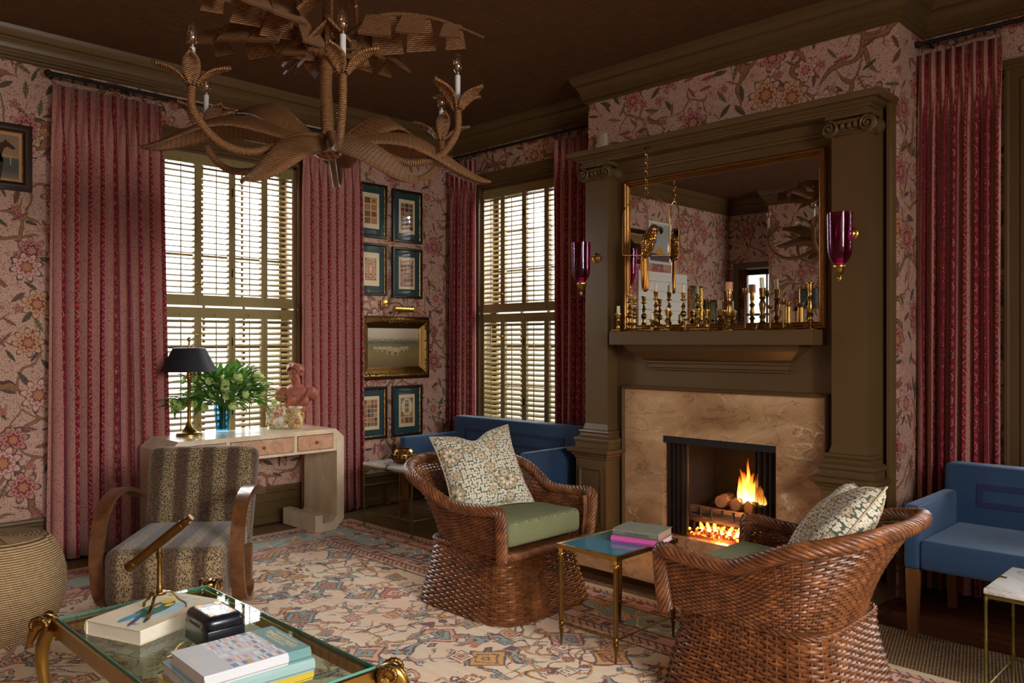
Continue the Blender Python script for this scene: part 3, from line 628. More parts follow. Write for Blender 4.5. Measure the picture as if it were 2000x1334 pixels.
# local: x from centre, y negative = into the room
pm = M['paint']
b = MB(); hx = 1.02
b.box(-hx, hx, 0, .068, 1.10, 2.74); b.box(-hx, -.735, 0, .068, 0, 1.10); b.box(.735, hx, 0, .068, 0, 1.10)
b.build('back_panel', pm, MP, 0)
for s in (-1, 1): b = MB(); b.sweep([(s*1.055, 0), (s*1.055, 2.72)], [(-.018, .0), (-.018, .05), (-.008, .07), (.008, .07), (.018, .05), (.018, .0)], False, lambda a, c, h: (a, .07-h, c)); b.build('edge_bead', pm, MP, 30)
for nm, box in (('marble_lintel', (-.713, .713, -.012, .05, OPZ1, 1.085)), ('marble_jamb', (-.713, OPX0-CX, -.012, .05, .03, OPZ1-.001)), ('marble_jamb', (OPX1-CX, .713, -.012, .05, .03, OPZ1-.001)), ('marble_step', (OPX0-CX, OPX1-CX, -.012, .05, .03, OPZ0))):
    b = MB(); b.box(*box); b.build(nm, M['marble'], MP, 0)
b = MB(); b.sweep([(-.713, .03), (-.713, 1.085), (.713, 1.085), (.713, .03)], [(0, .0), (0, .03), (.008, .036), (.018, .03), (.024, .02), (.024, 0)], False, lambda a, c, h: (a, -h, c)); b.build('marble_trim', pm, MP, 40)
b = MB(); b.box(-.83, .83, -.74, -.012, 0, .03); b.build('hearth_slab', M['marble'], MP, 0)
b = MB(); b.sweep([(-.83, -.012), (-.83, -.74), (.83, -.74), (.83, -.012)], [(0, .0), (0, .031), (-.014, .031), (-.014, 0)], False); b.build('hearth_edging', M['brassdk'], MP, 0)
# mantel shelf and the moulded corbel beneath
b = MB(); b.box(-.717, .713, -.185, 0, 1.389, 1.477); b.build('mantel_shelf', pm, MP, 0)
b = MB(); pr = [(.15, 1.389), (.15, 1.375), (.142, 1.372), (.135, 1.358), (.12, 1.345), (.1, 1.33), (.075, 1.305), (.05, 1.283), (.042, 1.281), (.042, 1.268), (.03, 1.262), (.03, 1.238), (.02, 1.23), (.02, 1.222), (0, 1.222)]
b.sweep([(-.47, .002), (-.47, 0), (.47, 0), (.47, .002)], [(-o, h) for o, h in pr], False); b.build('shelf_corbel', pm, MP, 30)
# pilasters
def pilaster(px):
    P = MB(); P.box(px-.1, px+.1, -.11, 0, .80, 2.60); o = P.build('pilaster', pm, MP, 0)
    c = MB()                                                 # pedestal with raised panel
    c.box(px-.135, px+.135, -.17, 0, 0, .60); q = -.17
    c.sweep([(px-.105, .13), (px+.105, .13), (px+.105, .53), (px-.105, .53)], [(0, 0), (0, .012), (.012, .012), (.02, .004), (.02, 0)], True, lambda a, d, h: (a, q-h, d))
    c.build('pedestal', pm, o, 0)
    c = MB(); path = [(px-.135, 0), (px-.135, -.17), (px+.135, -.17), (px+.135, 0)]
    c.sweep(path, [(-.0, .0), (-.03, 0), (-.03, .07), (-.02, .085), (-.01, .09), (0, .1)], False); c.build('plinth_moulding', pm, o, 30)
    c = MB(); pr = [(0, .585), (-.008, .59), (-.01, .605), (-.022, .612), (-.025, .625), (-.045, .635), (-.05, .65), (-.05, .66), (0, .661)]
    c.sweep(path, pr, False); c.build('pedestal_cap', pm, o, 30)
    pth = [(px-.1, 0), (px-.1, -.11), (px+.1, -.11), (px+.1, 0)]
    c = MB(); c.sweep(pth, [(-.05, .661), (-.05, .70), (-.056, .705), (-.06, .718), (-.056, .73), (-.046, .735), (-.03, .745), (-.024, .758), (-.03, .765), (-.034, .775), (-.03, .785), (-.012, .79), (-.006, .81), (0, .83)], False); c.build('base_moulding', pm, o, 40)
    # capital: necking, egg band, two scroll volutes, abacus
    c = MB(); c.sweep(pth, [(0, 2.545), (-.01, 2.55), (-.014, 2.558), (-.01, 2.566), (0, 2.57)], False)
    for k in range(5): c.ell((px-.072+k*.036, -.118, 2.60), .014, .014, .02, 8, 6)
    c.box(px-.1, px+.1, -.12, 0, 2.612, 2.632); c.box(px-.125, px+.125, -.14, 0, 2.640, 2.665)
    for k in range(7): c.ell((px-.045+k*.015, -.135, 2.648+.012*cos((k-3)*.5)), .009, .009, .012, 6, 5)
    c.build('capital', pm, o, 40)
    for s in (-1, 1):
        v = MB()
        v.tube(spline([(px+s*(.105+(.043*(1-q/22))*cos(pi/2+q*.62)), -.128-.0008*q, 2.592+(.043*(1-q/22))*sin(pi/2+q*.62)) for q in range(20)], 3), [.009*(1-.5*q/57) for q in range(58)], 6)
        e_ = MB(); e_.ell((px+s*.105, -.135, 2.592), .01, .012, .01, 8, 6); e_.build('volute_eye', pm, o, 60)
        w = MB(); w.M = Matrix.Translation((px+s*.105, 0, 2.592)) @ Matrix.Rotation(radians(90), 4, 'X'); w.lathe([(.047, .0), (.047, .03), (.036, .05), (.034, .075), (.036, .1), (.047, .122), (.04, .127)], 18); w.build('volute_drum', pm, o, 40)
        v.build('volute', pm, o, 60)
    return o
pilaster(-.89); pilaster(.89)
# entablature
path = [(-.99, 0.066), (-.99, -.12), (.99, -.12), (.99, 0.066)]
b = MB(); b.box(-.99, .99, -.12, .066, 2.665, 2.68); b.box(-.985, .985, -.03, .066, 2.62, 2.665)
b.sweep(path, [(0, 2.668), (-.01, 2.669), (-.012, 2.68), (-.022, 2.682), (-.026, 2.69), (-.05, 2.701), (-.06, 2.711), (-.085, 2.713), (-.095, 2.726), (-.1, 2.739), (-.1, 2.746), (.06, 2.747)], False)
b.box(-.99, .99, -.12, .066, 2.68, 2.745); b.build('cornice', pm, MP, 30)
b = MB(); b.sweep([(-.79, -.001), (.79, -.001)], [(0, 2.585), (-.012, 2.59), (-.014, 2.605), (-.024, 2.612), (-.026, 2.62), (-.026, 2.64), (0, 2.64)], False); b.build('frieze_moulding', pm, MP, 30)
# ------------------------------------------------------------------ firebox, grate, logs, fire
def soot():
    n = NT('sooty_firebrick'); f = n.noise(n.pos(), 14, 4); n.set(col=n.ramp(f, [(.3, srgb(9, 6, 5)), (.7, srgb(30, 17, 12))]), rough=.9); n.bump(f, .6, .01); return n.mat
M['soot'] = soot()
x0, x1 = OPX0-CX-.02, OPX1-CX+.02; b = MB()
pl_ = [(x0, .05), (x0+.14, .43), (x1-.14, .43), (x1, .05)]
for (a, c), (d, e) in zip(pl_[:-1], pl_[1:]): b.add([(a, c, .1), (d, e, .1), (d, e, .95), (a, c, .95)], [(0, 1, 2, 3)])
b.box(x0, x1, .05, .44, .06, .10); b.box(x0, x1, .05, .44, .95, .97); b.box(x0, x1, .05, .08, OPZ1, .95); b.build('firebox', M['soot'], MP, 0)
bk = None
M['firebrick'] = plain('firebrick', (134, 76, 48), .85, 0, .35, 20).mat
for r in range(5):
    for c in range(5 if r % 2 else 4):
        x = -.36+c*.185-(.09 if r % 2 else 0)+.08; y = .085+r*.075
        if abs(x) > .41-.34*r*.075: continue
        if bk is None: q = MB(); q.box(-.088, .088, -.034, .034, 0, .022); bk = q.build('brick', M['firebrick'], MP, 0, (x, y, .1))
        else: inst(bk, MP, (x, y, .1))
b = MB(); b.box(OPX0-CX, OPX1-CX, -.006, .03, OPZ1-.045, OPZ1); b.build('screen_valance', M['blackmatte'], MP, 0)
def meshmat():
    n = NT('fire_screen_mesh'); u, v, _ = n.sep(n.uv()); a = ((u+v)*1100).sin(); c = ((u-v)*1100).sin(); wire = (a.abs() < .55).max(c.abs() < .55)
    n.set(col=srgb(26, 22, 20), rough=.5, metal=.6, alpha=wire*.35+.62); return n.mat
M['mesh'] = meshmat()
for s in (-1, 1):
    b = MB(); w = .17 if s < 0 else .15; xs = OPX0-CX+.008 if s < 0 else OPX1-CX-.008-w
    b.grid(60, 4, lambda u, v: (xs+u*w, .03+.016*sin(u*tau*(5 if s < 0 else 4)), lerp(OPZ0+.005, OPZ1-.03, v)), lambda u, v: (u*w*2.4, v*.62)); b.build('mesh_curtain', M['mesh'], MP, 60)
GR = thing('fire_grate', 'black iron grate holding burning logs in the firebox', 'grate', (CX, 4.57, .1))
b = MB()
for i in range(7):
    x = -.24+i*.08; b.tube(spline([(x, .40, .15), (x, .30, .10), (x, .16, .10), (x, .085, .15), (x, .07, .22)], 4), .009, 6)
b.tube([(-.27, .16, .10), (.27, .16, .10)], .009, 6); b.tube([(-.27, .34, .11), (.27, .34, .11)], .009, 6); b.tube([(-.27, .078, .175), (.27, .078, .175)], .008, 6); GB = b.build('grate_bars', M['blackmatte'], GR, 40)
for x in (-.24, .24):
    for y in (.12, .34):
        b = MB(); b.cyl((x, y, 0), .01, .105, 6); b.build('leg', M['blackmatte'], GR, 40)
def bark():
    n = NT('charred_bark'); f = n.noise(n.vmul(n.obj(), (1, 8, 8)), 9, 4); n.set(col=n.ramp(f, [(.3, srgb(34, 22, 16)), (.55, srgb(82, 60, 46)), (.75, srgb(134, 108, 88))]), rough=.9); n.bump(f, .9, .01); return n.mat
M['bark'] = bark(); M['cutwood'] = plain('cut_log_end', (92, 68, 50), .8, 0, .25, 30).mat
def log(p, q, r, label):
    L = thing('fire_log', label, 'log', p, 0, 'logs on the fire'); p = Vector(p); q = Vector(q); d = q-p; n = 9; RR = random.Random(str(r)+str(p))
    pts = [Vector((d.length*i/n, 0, 0)) for i in range(n+1)]; b = MB(); b.tube(pts, [r*RR.uniform(.93, 1.07) for _ in pts], 12, cap=False); b.build('bark', M['bark'], L, 60)
    for x, s in ((0.002, -1), (d.length-.002, 1)): e = MB(); e.M = Matrix.Translation((x, 0, 0)) @ Matrix.Rotation(radians(90), 4, 'Y'); e.cyl((0, 0, -.003), r*.9, .006, 12); e.build('cut_end', M['cutwood'], L, 30)
    L.rotation_euler = d.to_track_quat('X', 'Z').to_euler()
F0 = Vector((CX, 4.57, .1))
log(F0+Vector((-.27, .13, .165)), F0+Vector((.13, .12, .165)), .052, 'thick grey barked log lying along the front of the grate')
log(F0+Vector((-.05, .14, .262)), F0+Vector((-.1, .34, .245)), .045, 'split log end-on above the front log, left of the others')
log(F0+Vector((.055, .14, .258)), F0+Vector((.06, .36, .24)), .042, 'split log end-on between its two neighbours')
log(F0+Vector((.145, .145, .25)), F0+Vector((.2, .36, .235)), .04, 'split log end-on under the tall flame')
log(F0+Vector((-.22, .32, .165)), F0+Vector((.25, .36, .16)), .05, 'charred log lying along the back of the grate')
def ember():
    n = NT('glowing_embers'); o = n.obj(); f = n.noise(o, 26, 4, .7); v = n.vor(o, 38, 'F1')['Distance']; g = n.smooth(f-v*.35, .18, .55)
    n.set(col=srgb(20, 10, 8), rough=.9, emit=n.ramp(g, [(0, (0, 0, 0)), (.3, (.5, .03, .005)), (.65, (1, .2, .02)), (1, (1, .62, .14))]), es=2.2); n.bump(f, 1, .02); return n.mat
M['ember'] = ember()
b = MB(); RR = random.Random(3)
for i in range(420):
    x = RR.uniform(-.27, .3); y = RR.uniform(.08, .32); s = RR.uniform(.007, .017); b.ell((x, y, .018+RR.random()*.07*(1-abs(x)*1.5)), s, s*RR.uniform(.7, 1.2), s*RR.uniform(.6, 1), 6, 5)
tag(stuff(b.build('ember_bed', M['ember'], None, 30, tuple(F0))), 'bed of glowing orange embers under the grate', 'embers')
def flame_mat():
    n = NT('flame'); x, y, z = n.sep(n.tc('Generated')); lw = n.n('ShaderNodeLayerWeight'); lw.inputs[0].default_value = .35; fc = S(n, lw.outputs['Facing'])
    em = n.n('ShaderNodeEmission'); c = n.ramp(z+fc*.35, [(0, (1, .72, .22)), (.35, (1, .52, .08)), (.7, (1, .25, .02)), (1, (.8, .1, .005))]); n.put(em.inputs[0], c); n.put(em.inputs[1], (1.15-z)*5)
    tr = n.n('ShaderNodeBsdfTransparent'); mx = n.n('ShaderNodeMixShader'); a = (1-n.smooth(fc, .15, .9))*(1-n.smooth(z, .45, 1.0)*.85); n.put(mx.inputs[0], a)
    n.t.links.new(tr.outputs[0], mx.inputs[1]); n.t.links.new(em.outputs[0], mx.inputs[2]); n.t.links.new(mx.outputs[0], n.out.inputs[0]); return n.mat
M['flame'] = flame_mat()
FLM = thing('fire_flame', 'tall yellow flame rising from the logs', 'flame', tuple(F0+Vector((.1, .2, .27))))
RR = random.Random(12)
for i in range(15):
    q = RR.random(); dx = RR.uniform(-.05, .08) if i < 12 else RR.uniform(.09, .13); dy = RR.uniform(-.03, .05); h = (.30-2.2*abs(dx-.012))*RR.uniform(.65, 1.05) if i < 12 else RR.uniform(.08, .13); r = RR.uniform(.014, .026); lean = RR.uniform(-.05, .05)
    b = MB(); n = 14; pts = [(dx*(1-.4*t)+lean*t*t+.009*t*sin(t*8+i*1.7), dy+.007*sin(t*7+i*2.3), h*t) for t in [k/n for k in range(n+1)]]
    b.tube(pts, [r*(.6+1.9*t)*(1-t)**.9+.0004 for t in [k/n for k in range(n+1)]], 10); b.build('tongue', M['flame'], FLM, 80)
FL2 = thing('fire_flame', 'low orange flames licking out beneath the front log', 'flame', tuple(F0+Vector((0.02, .1, .06))))
for i in range(9):
    x = -.2+i*.055; b = MB(); h = .07+.04*((i*7) % 3)/2; b.tube([(x+.01*sin(k+i), .004*k, h*k/6) for k in range(7)], [.02*(.6+t)*(1-t)+.0005 for t in [k/6 for k in range(7)]], 8); b.build('tongue', M['flame'], FL2, 80)
for nm, p, e in (('firelight', F0+Vector((.1, .12, .40)), 5), ('emberlight', F0+Vector((0, .06, .06)), 2.0)):
    l = bpy.data.lights.new(nm, 'POINT'); l.energy = e; l.color = (1, .42, .12); l.shadow_soft_size = .06; o = bpy.data.objects.new(nm, l); COL.objects.link(o); o.location = p
# ------------------------------------------------------------------ curtains and rods
def curtain(label, origin, rz, x0, x1, seed, folds, z0=.02, z1=3.045, flare0=0., flare1=0., amp=.046):
    RR = random.Random(seed); n = folds; ph = [RR.uniform(-.5, .5) for _ in range(4)]; am = [RR.uniform(.75, 1.2) for _ in range(n+2)]; NU = n*18; NV = 26
    def raw(s, t):
        q = s*n; k = int(min(n-1, q)); a = amp*lerp(am[k], am[k+1], smooth01(q-k)); w = sin(tau*q+.9*sin(s*5+ph[0])*t)
        w = (abs(w)**.8)*(1 if w > 0 else -1); pinch = max(0, cos(tau*(q-k-.5)))**6*1.7-.5
        m = smooth01((t-.03)/.12); y = lerp(pinch*.75, w, m)*a*lerp(.8, 1.15, t)
        xs = s+.22/n*sin(2*tau*q+ph[1])*m+.012*sin(t*3+s*9+ph[2])*t
        X = lerp(x0-flare0*t, x1+flare1*t, xs); return X, y
    cl = [0]
    for i in range(NU):
        a, c = raw(i/NU, .5); d, e = raw((i+1)/NU, .5); cl.append(cl[-1]+sqrt((a-d)**2+(c-e)**2))
    def fn(u, v): X, y = raw(u, v); hem = .004*sin(u*n*tau) if v == 1 else 0; return (X, .115+y, lerp(z1, z0, v)+hem)
    b = MB(); b.grid(NU, NV, fn, lambda u, v: (cl[int(round(u*NU))]/cl[-1]*n*.172+.172*.61, lerp(z1, z0, v)))
    o = b.build('curtain', M['curtain'], None, 80, origin, (0, 0, rz)); md = o.modifiers.new('thick', 'SOLIDIFY'); md.thickness = .003
    return tag(o, label, 'curtain')
L_, B_ = radians(-90), radians(180)          # local frames: x along wall, y into the room
# left wall: local x = XLY - y
curtain('pink and crimson striped curtain hanging between the horse picture and the console window', (XL, 0, 0), L_, -2.255, -1.575, 1, 9, .02, 3.045, .06, .03)
curtain('pink and crimson striped curtain hanging behind the terracotta bust', (XL, 0, 0), L_, -3.905, -3.36, 2, 7, .02, 3.045, .02, .0, .034)
curtain('narrow gathered striped curtain in the papered corner next to the framed plates', (0, YB, 0), B_, 5.33, 5.70, 3, 6, .02, 3.045, .0, .0, .035)
curtain('striped curtain hanging between the window and the pilaster with the sconce', (0, YB, 0), B_, 3.87, 4.40, 4, 7, .02, 3.045, .0, .0, .035)
curtain('dark striped curtain beside the chimney breast, behind the sofa by the marble topped table', (0, YB, 0), B_, 1.18, 1.60, 5, 8, .02, 3.045, .0, .02, .04)
RING = None
def rod(label, origin, rz, x0, x1, rings, ends=(1, 1)):
    global RING
    E = thing('curtain_rod', label, 'curtain rod', origin, rz); b = MB(); b.tube([(x0, .115, 3.105), (x1, .115, 3.105)], .0125, 8); b.build('pole', M['blackmatte'], E, 40)
    for x, s in zip((x0, x1), (-1, 1)):
        b = MB(); b.tube([(x+s*-.03, -.0, 3.105), (x-s*.03, .115, 3.105)], .008, 6); b.build('bracket', M['blackmatte'], E, 40)
        b = MB(); b.ell((x+s*.015, .115, 3.105), .022, .02, .02, 10, 8); b.build('finial', M['blackmatte'], E, 60)
    for x in rings:
        if RING is None:
            b = MB(); b.tube([(0, .02*cos(a), .02*sin(a)) for a in [tau*k/14 for k in range(14)]], .003, 5, True); RING = b.build('ring', M['blackmatte'], E, 60, (x, .115, 3.09))
        else: inst(RING, E, (x, .115, 3.09))
def lin(a, c, n): return [lerp(a, c, (i+.5)/n) for i in range(n)]
rod('black curtain rod with rings above the console window', (XL, 0, 0), L_, -3.96, -1.56, lin(-2.25, -1.58, 9)+lin(-3.9, -3.37, 7))
rod('black curtain rod with rings above the sofa window next to the framed plates', (0, YB, 0), B_, 3.85, 5.72, lin(5.33, 5.68, 8)+lin(3.88, 4.4, 7))
rod('black curtain rod with rings above the sofa by the marble topped table', (0, YB, 0), B_, -.4, 1.585, lin(1.19, 1.57, 8))
# ------------------------------------------------------------------ framed pictures
def framed(name, label, cat, origin, rz, w, h, fw, fmat, art, matb=None, matw=0, depth=.028, group=None, ornate=False, pane=True, fillet=None):
    E = thing(name, label, cat, origin, rz, group); b = MB()       # origin = centre on the wall; viewer's right is local -x
    x, z = w/2, h/2; P = [(-x, -z), (x, -z), (x, z), (-x, z)]
    if ornate: pr = [(0, .002), (0, .03), (.012, .042), (.03, .05), (.045, .044), (.052, .05), (.075, .036), (.092, .022), (.092, .002)]; pr = [(o*fw/.092, d) for o, d in pr]
    else: pr = [(0, .002), (0, depth*.85), (fw*.2, depth), (fw*.75, depth), (fw, depth*.6), (fw, .002)]
    b.sweep(P, pr, True, lambda a, c, d: (a, d, c)); b.build('frame', fmat, E, 40)
    x -= fw; z -= fw
    if fillet:
        b = MB(); b.sweep([(-x, -z), (x, -z), (x, z), (-x, z)], [(0, .004), (0, .022 if ornate else .016), (fillet, .012), (fillet, .004)], True, lambda a, c, d: (a, d, c)); b.build('gilt_slip', M['antique'] if ornate else M['gold'], E, 30); x -= fillet; z -= fillet
    if matb:
        b = MB(); b.box(-x, x, .004, .008, -z, z); b.build('mount_board', matb, E, 0); x -= matw; z -= matw*1.05
    b = MB(); y = .0085 if matb else .007; b.add([(x, y, -z), (-x, y, -z), (-x, y, z), (x, y, z), (x, y-.003, -z), (-x, y-.003, -z), (-x, y-.003, z), (x, y-.003, z)], [(0, 1, 2, 3), (4, 7, 6, 5), (0, 4, 5, 1), (1, 5, 6, 2), (2, 6, 7, 3), (3, 7, 4, 0)],
        [[(0, 0), (1, 0), (1, 1), (0, 1)]]+[[(0, 0)]*4]*5); b.build('picture', art, E, 0)
    if pane: b = MB(); b.box(-w/2+fw, w/2-fw, .012, .0135, -h/2+fw, h/2-fw); b.build('glass', M['glass'], E, 0)
    return E
def plate(seed, nx, ny, pal, inset=.1, motif=0):
    n = NT('ornament_plate'); u, v, _ = n.sep(n.uv()); paper = srgb(222, 200, 162); a = (u-inset)/(1-2*inset); c = (v-inset)/(1-2*inset); ins = (a > 0)*(a < 1)*(c > 0)*(c < 1)
    gx, gy = a*nx, c*ny; fx, fy = gx.fract(), gy.fract(); idx = n.comb(gx.floor()+seed*3.1, gy.floor()+seed*1.7, seed); r = n.white(idx); r2 = n.white(n.vadd(idx, (9.1, 4.2, 0)))
    K = lambda q: n.ramp(q, [(i/len(pal), srgb(*k)) for i, k in enumerate(pal)], 'CONSTANT')
    gap = (fx < .05).max(fx > .95).max(fy < .05).max(fy > .95)
    k = (r2*3).floor()*3+5; pat = ((fx*k*6.28).sin()*(fy*k*6.28).sin()); dia = ((fx-.5).abs()+(fy-.5).abs())
    col = n.mix(pat > .1, K(r), K(r2)); col = n.mix((dia*10*(r+.6)).sin() > .55, col, K((r+r2).fract())); col = n.mix(gap, col, paper)
    if motif == 1:
        el = (((u-.5)/.16)*((u-.5)/.16)+((v-.5)/.3)*((v-.5)/.3)); col = n.mix(el < 1, col, n.mix((el*14).sin() > 0, srgb(150, 60, 40), srgb(220, 180, 130)))
    if motif == 2:
        arch = (((u-.5)/.34)*((u-.5)/.34)+((v-.62)/.26)*((v-.62)/.26)) < 1; inn = ((u-.5).abs() < .12)*((v-.62).abs() < .2); col = n.mix(arch, col, paper); col = n.mix(inn, col, n.mix((v*40).sin() > .2, srgb(190, 140, 70), srgb(90, 110, 120)))
    if motif == 3:
        sp = (v > .8)*((u*5.2).fract()-.5).abs()*2 > (1-v)*4; col = n.mix((v > .8)*sp, col, paper)
    col = n.mix(ins, paper, col); n.set(col=col, rough=.7); return n.mat
tan = [(150, 104, 56), (198, 150, 88), (120, 72, 40), (176, 122, 72), (96, 70, 50)]; red = [(140, 50, 36), (60, 84, 92), (190, 140, 80), (96, 40, 34), (52, 60, 76)]; rose = [(176, 120, 96), (200, 160, 128), (150, 96, 80), (120, 84, 70)]
M['mount'] = plain('dark_green_mount', (28, 62, 66), .8, 0, .06).mat
PZ = [(2.308, 2.776), (1.812, 2.262), (.570, 1.022)]; PY = [(3.905, 4.242), (4.297, 4.633)]
arts = [[(2, 4, tan, .12, 0, 'black framed ornament plate of tan panels, topmost and next to the curtain by the bust'), (3, 6, red, .1, 0, 'black framed ornament plate of red and blue panels, topmost and next to the papered corner')],
        [(5, 9, rose, .16, 1, 'black framed carpet plate with oval medallion under the plate of tan panels'), (4, 6, rose, .08, 3, 'black framed plate of rosy tiles with pointed crest above the picture light')],
        [(4, 6, tan+red[:2], .1, 0, 'black framed plate of tile squares below the sheep painting, next to the curtain'), (3, 4, tan, .1, 2, 'black framed plate with an arched window design below the sheep painting, next to the sofa')]]
for i, (z0, z1) in enumerate(PZ):
    for j, (y0, y1) in enumerate(PY):
        a = arts[i][j]; dz = -.012 if j and i < 2 else 0
        framed('framed_plate', a[5], 'picture', (XL, (y0+y1)/2, (z0+z1)/2+dz), L_, y1-y0, z1-z0, .022, M['black'], plate(i*2+j+1, a[0], a[1], a[2], a[3], a[4]), M['mount'], .052, group='framed ornament plates', fillet=.005)
def sheep_bg():
    n = NT('pasture_painting'); u, v, _ = n.sep(n.uv()); f = n.noise(n.comb(u*3, v*9, 0), 4, 5); c = n.ramp(v+(f-.5)*.16, [(0, srgb(104, 84, 44)), (.3, srgb(140, 116, 62)), (.6, srgb(120, 108, 70)), (.63, srgb(78, 76, 56)), (.70, srgb(150, 138, 112)), (.76, srgb(196, 178, 146)), (1, srgb(214, 202, 176))])
    n.set(col=n.mix(n.noise(n.comb(u*60, v*60, 0), 1, 2)*.35, c, srgb(70, 58, 34)), rough=.5); return n.mat
SP = framed('sheep_painting', 'pasture painting of grazing sheep in a wide ornate gilt frame', 'painting', (XL, 4.32, 1.36), L_, .77, .552, .09, M['antique'], sheep_bg(), ornate=True, pane=False, fillet=.016)
M['fleece'] = plain('painted_fleece', (176, 154, 114), .6, 0, .3, 60).mat; M['sheepdk'] = plain('painted_shadow', (96, 78, 52), .6).mat
for k, (x, z, s) in enumerate(((.045, -.012, .95), (-.02, -.02, 1.0), (.1, -.006, .7), (.15, -.004, .6), (-.09, -.008, .75), (-.135, -.004, .6), (.2, -.002, .5))):
    b = MB(); b.M = Matrix.Translation((x, .0078, z)) @ Matrix.Scale(s, 4)
    b.ell((0, 0, 0), .045, .0015, .025, 12, 6); b.ell((-.045, 0, -.008), .014, .0015, .016, 8, 5)
    for q in (-.03, -.018, .022, .034): b.box(q-.004, q+.004, -.0008, .0008, -.05, -.015)
    stuff(b.build('painted_sheep', M['fleece'], SP, 40)); b = MB(); b.M = Matrix.Translation((x, .0076, z)) @ Matrix.Scale(s, 4); b.ell((.004, 0, -.014), .052, .001, .026, 12, 6); b.ell((-.05, 0, -.012), .017, .001, .019, 8, 5); stuff(b.build('painted_shade', M['sheepdk'], SP, 40))
RL = random.Random(9); b = MB()                               # carved relief on the wide frame
for k in range(230):
    t = RL.random(); q = k % 4; x = lerp(-.35, .35, t) if q < 2 else (.345 if q == 2 else -.345); z = (.235 if q == 0 else -.235) if q < 2 else lerp(-.24, .24, t)
    b.ell((x+RL.uniform(-.018, .018), .044, z+RL.uniform(-.018, .018)), RL.uniform(.006, .012), .008, RL.uniform(.006, .012), 6, 4)
stuff(b.build('carved_relief', M['antique'], SP, 50))
PLT = thing('picture_light', 'brass picture light mounted above the sheep painting', 'picture light', (XL, 4.30, 1.72), L_)
b = MB(); b.rbox(.055, .125, 0, .022, -.015, .055, .006); b.build('backplate', M['brass'], PLT, 40)
b = MB(); b.tube(spline([(.09, .02, .02), (.05, .06, .03), (0, .10, .03), (-.03, .13, .0)], 6), .006, 8); b.build('arm', M['brass'], PLT, 60)
b = MB(); b.M = Matrix.Translation((-.13, .14, -.025)) @ Matrix.Rotation(radians(90), 4, 'Y'); b.lathe([(.0, 0), (.018, .0), (.024, .006), (.024, .205), (.018, .211), (0, .211)], 16); b.build('shade', M['gold'], PLT, 40)
def horse_bg():
    n = NT('racehorse_print'); u, v, _ = n.sep(n.uv()); f = n.noise(n.comb(u*3, v*8, 0), 4, 3); n.set(col=n.ramp(v+(f-.5)*.1, [(0, srgb(120, 92, 56)), (.1, srgb(86, 70, 40)), (.2, srgb(44, 48, 28)), (.46, srgb(60, 62, 34)), (.5, srgb(150, 112, 70)), (.56, srgb(150, 104, 56)), (1, srgb(120, 92, 60))]), rough=.5); return n.mat
HP = framed('horse_picture', 'wood framed print of a dark racehorse beside the striped curtain', 'picture', (XL, 1.257, 2.56), L_, .45, .415, .05, M['darkwood'], horse_bg(), plain('cream_print_margin', (176, 140, 98), .8).mat, .016, fillet=.006)
b = MB(); pts = [(.0, -.11), (.0, .02), (-.06, .045), (-.115, .095), (-.125, .085), (-.13, .095), (-.14, .08), (-.175, .055), (-.18, .045), (-.165, .042), (-.145, .055), (-.12, .045), (-.10, .0), (-.09, -.04), (-.085, -.11), (-.095, -.11), (-.1, -.04), (-.05, -.055)]
pts = [(x*.95, z) for x, z in pts]
hb = [(.09, .03), (.05, .035), (-.02, .035), (-.055, .06), (-.085, .085), (-.092, .098), (-.1, .086), (-.13, .062), (-.135, .048), (-.122, .045), (-.1, .058), (-.085, .045), (-.075, .01), (-.07, -.03), (-.062, -.08), (-.06, -.125), (-.07, -.125), (-.074, -.08), (-.085, -.02), (-.055, -.035), (.05, -.04), (.065, -.03), (.07, -.125), (.082, -.125), (.09, -.03)]
b.prism(hb, .010, .0112, lambda a, c, d: (a*1.25+.035, d, c*1.15-.005)); b.build('painted_horse', M['bronzeblk'], HP, 0)
b = MB(); b.box(-.14, .14, .0102, .0108, .0, .004); b.box(-.11, -.105, .0102, .0108, -.05, .0); b.build('painted_rail', M['fleece'], HP, 0)
# things seen only in the mirror
CAR = framed('car_print', 'white framed print of a small yellow car, reflected in the mirror', 'picture', (XL, .72, 2.64), L_, .5, .52, .03, M['white'], plain('pale_grey_print', (176, 178, 176), .7).mat)
b = MB(); b.box(-.215, .215, .0085, .0095, -.22, -.13); b.build('painted_road', plain('mauve_road', (96, 78, 84), .8).mat, CAR, 0)
b = MB(); b.prism([(-.07, -.14), (.07, -.14), (.08, -.10), (.05, -.08), (.035, -.05), (-.035, -.05), (-.05, -.08), (-.08, -.10)], .0095, .0115, lambda a, c, d: (a, d, c)); b.build('painted_car', plain('yellow_print_ink', (214, 160, 50), .6).mat, CAR, 0)
M['dimart'] = marble('dim_landscape', [(60, 60, 44), (104, 92, 60), (150, 128, 80), (176, 160, 120)], 3, (90, 90, 60), .5)
framed('gilt_framed_picture', 'thin gilt framed landscape beside the white boarded panel, reflected in the mirror', 'picture', (XL, -.10, 1.92), L_, .32, .46, .02, M['gold'], M['dimart'])
framed('black_framed_picture', 'small black framed picture near the doorway, reflected in the mirror', 'picture', (XL, -.46, 1.76), L_, .3, .44, .02, M['black'], M['dimart'])
framed('dusk_landscape', 'gilt framed dusk landscape on the pier, reflected in the mirror', 'painting', (-4.33, -.57, 1.955), 0, .46, .28, .02, M['gold'], plain('dusk_blue', (66, 76, 84), .6, 0, .5, 4).mat)
WP = thing('white_boarded_panel', 'white panel of horizontal boards on the wall, reflected in the mirror', 'panel', (XL, .65, 1.22), L_)
for k in range(9): b = MB(); b.box(-.53, .53, .002, .024, .0+k*.118, .114+k*.118); b.build('board', M['white'], WP, 0)
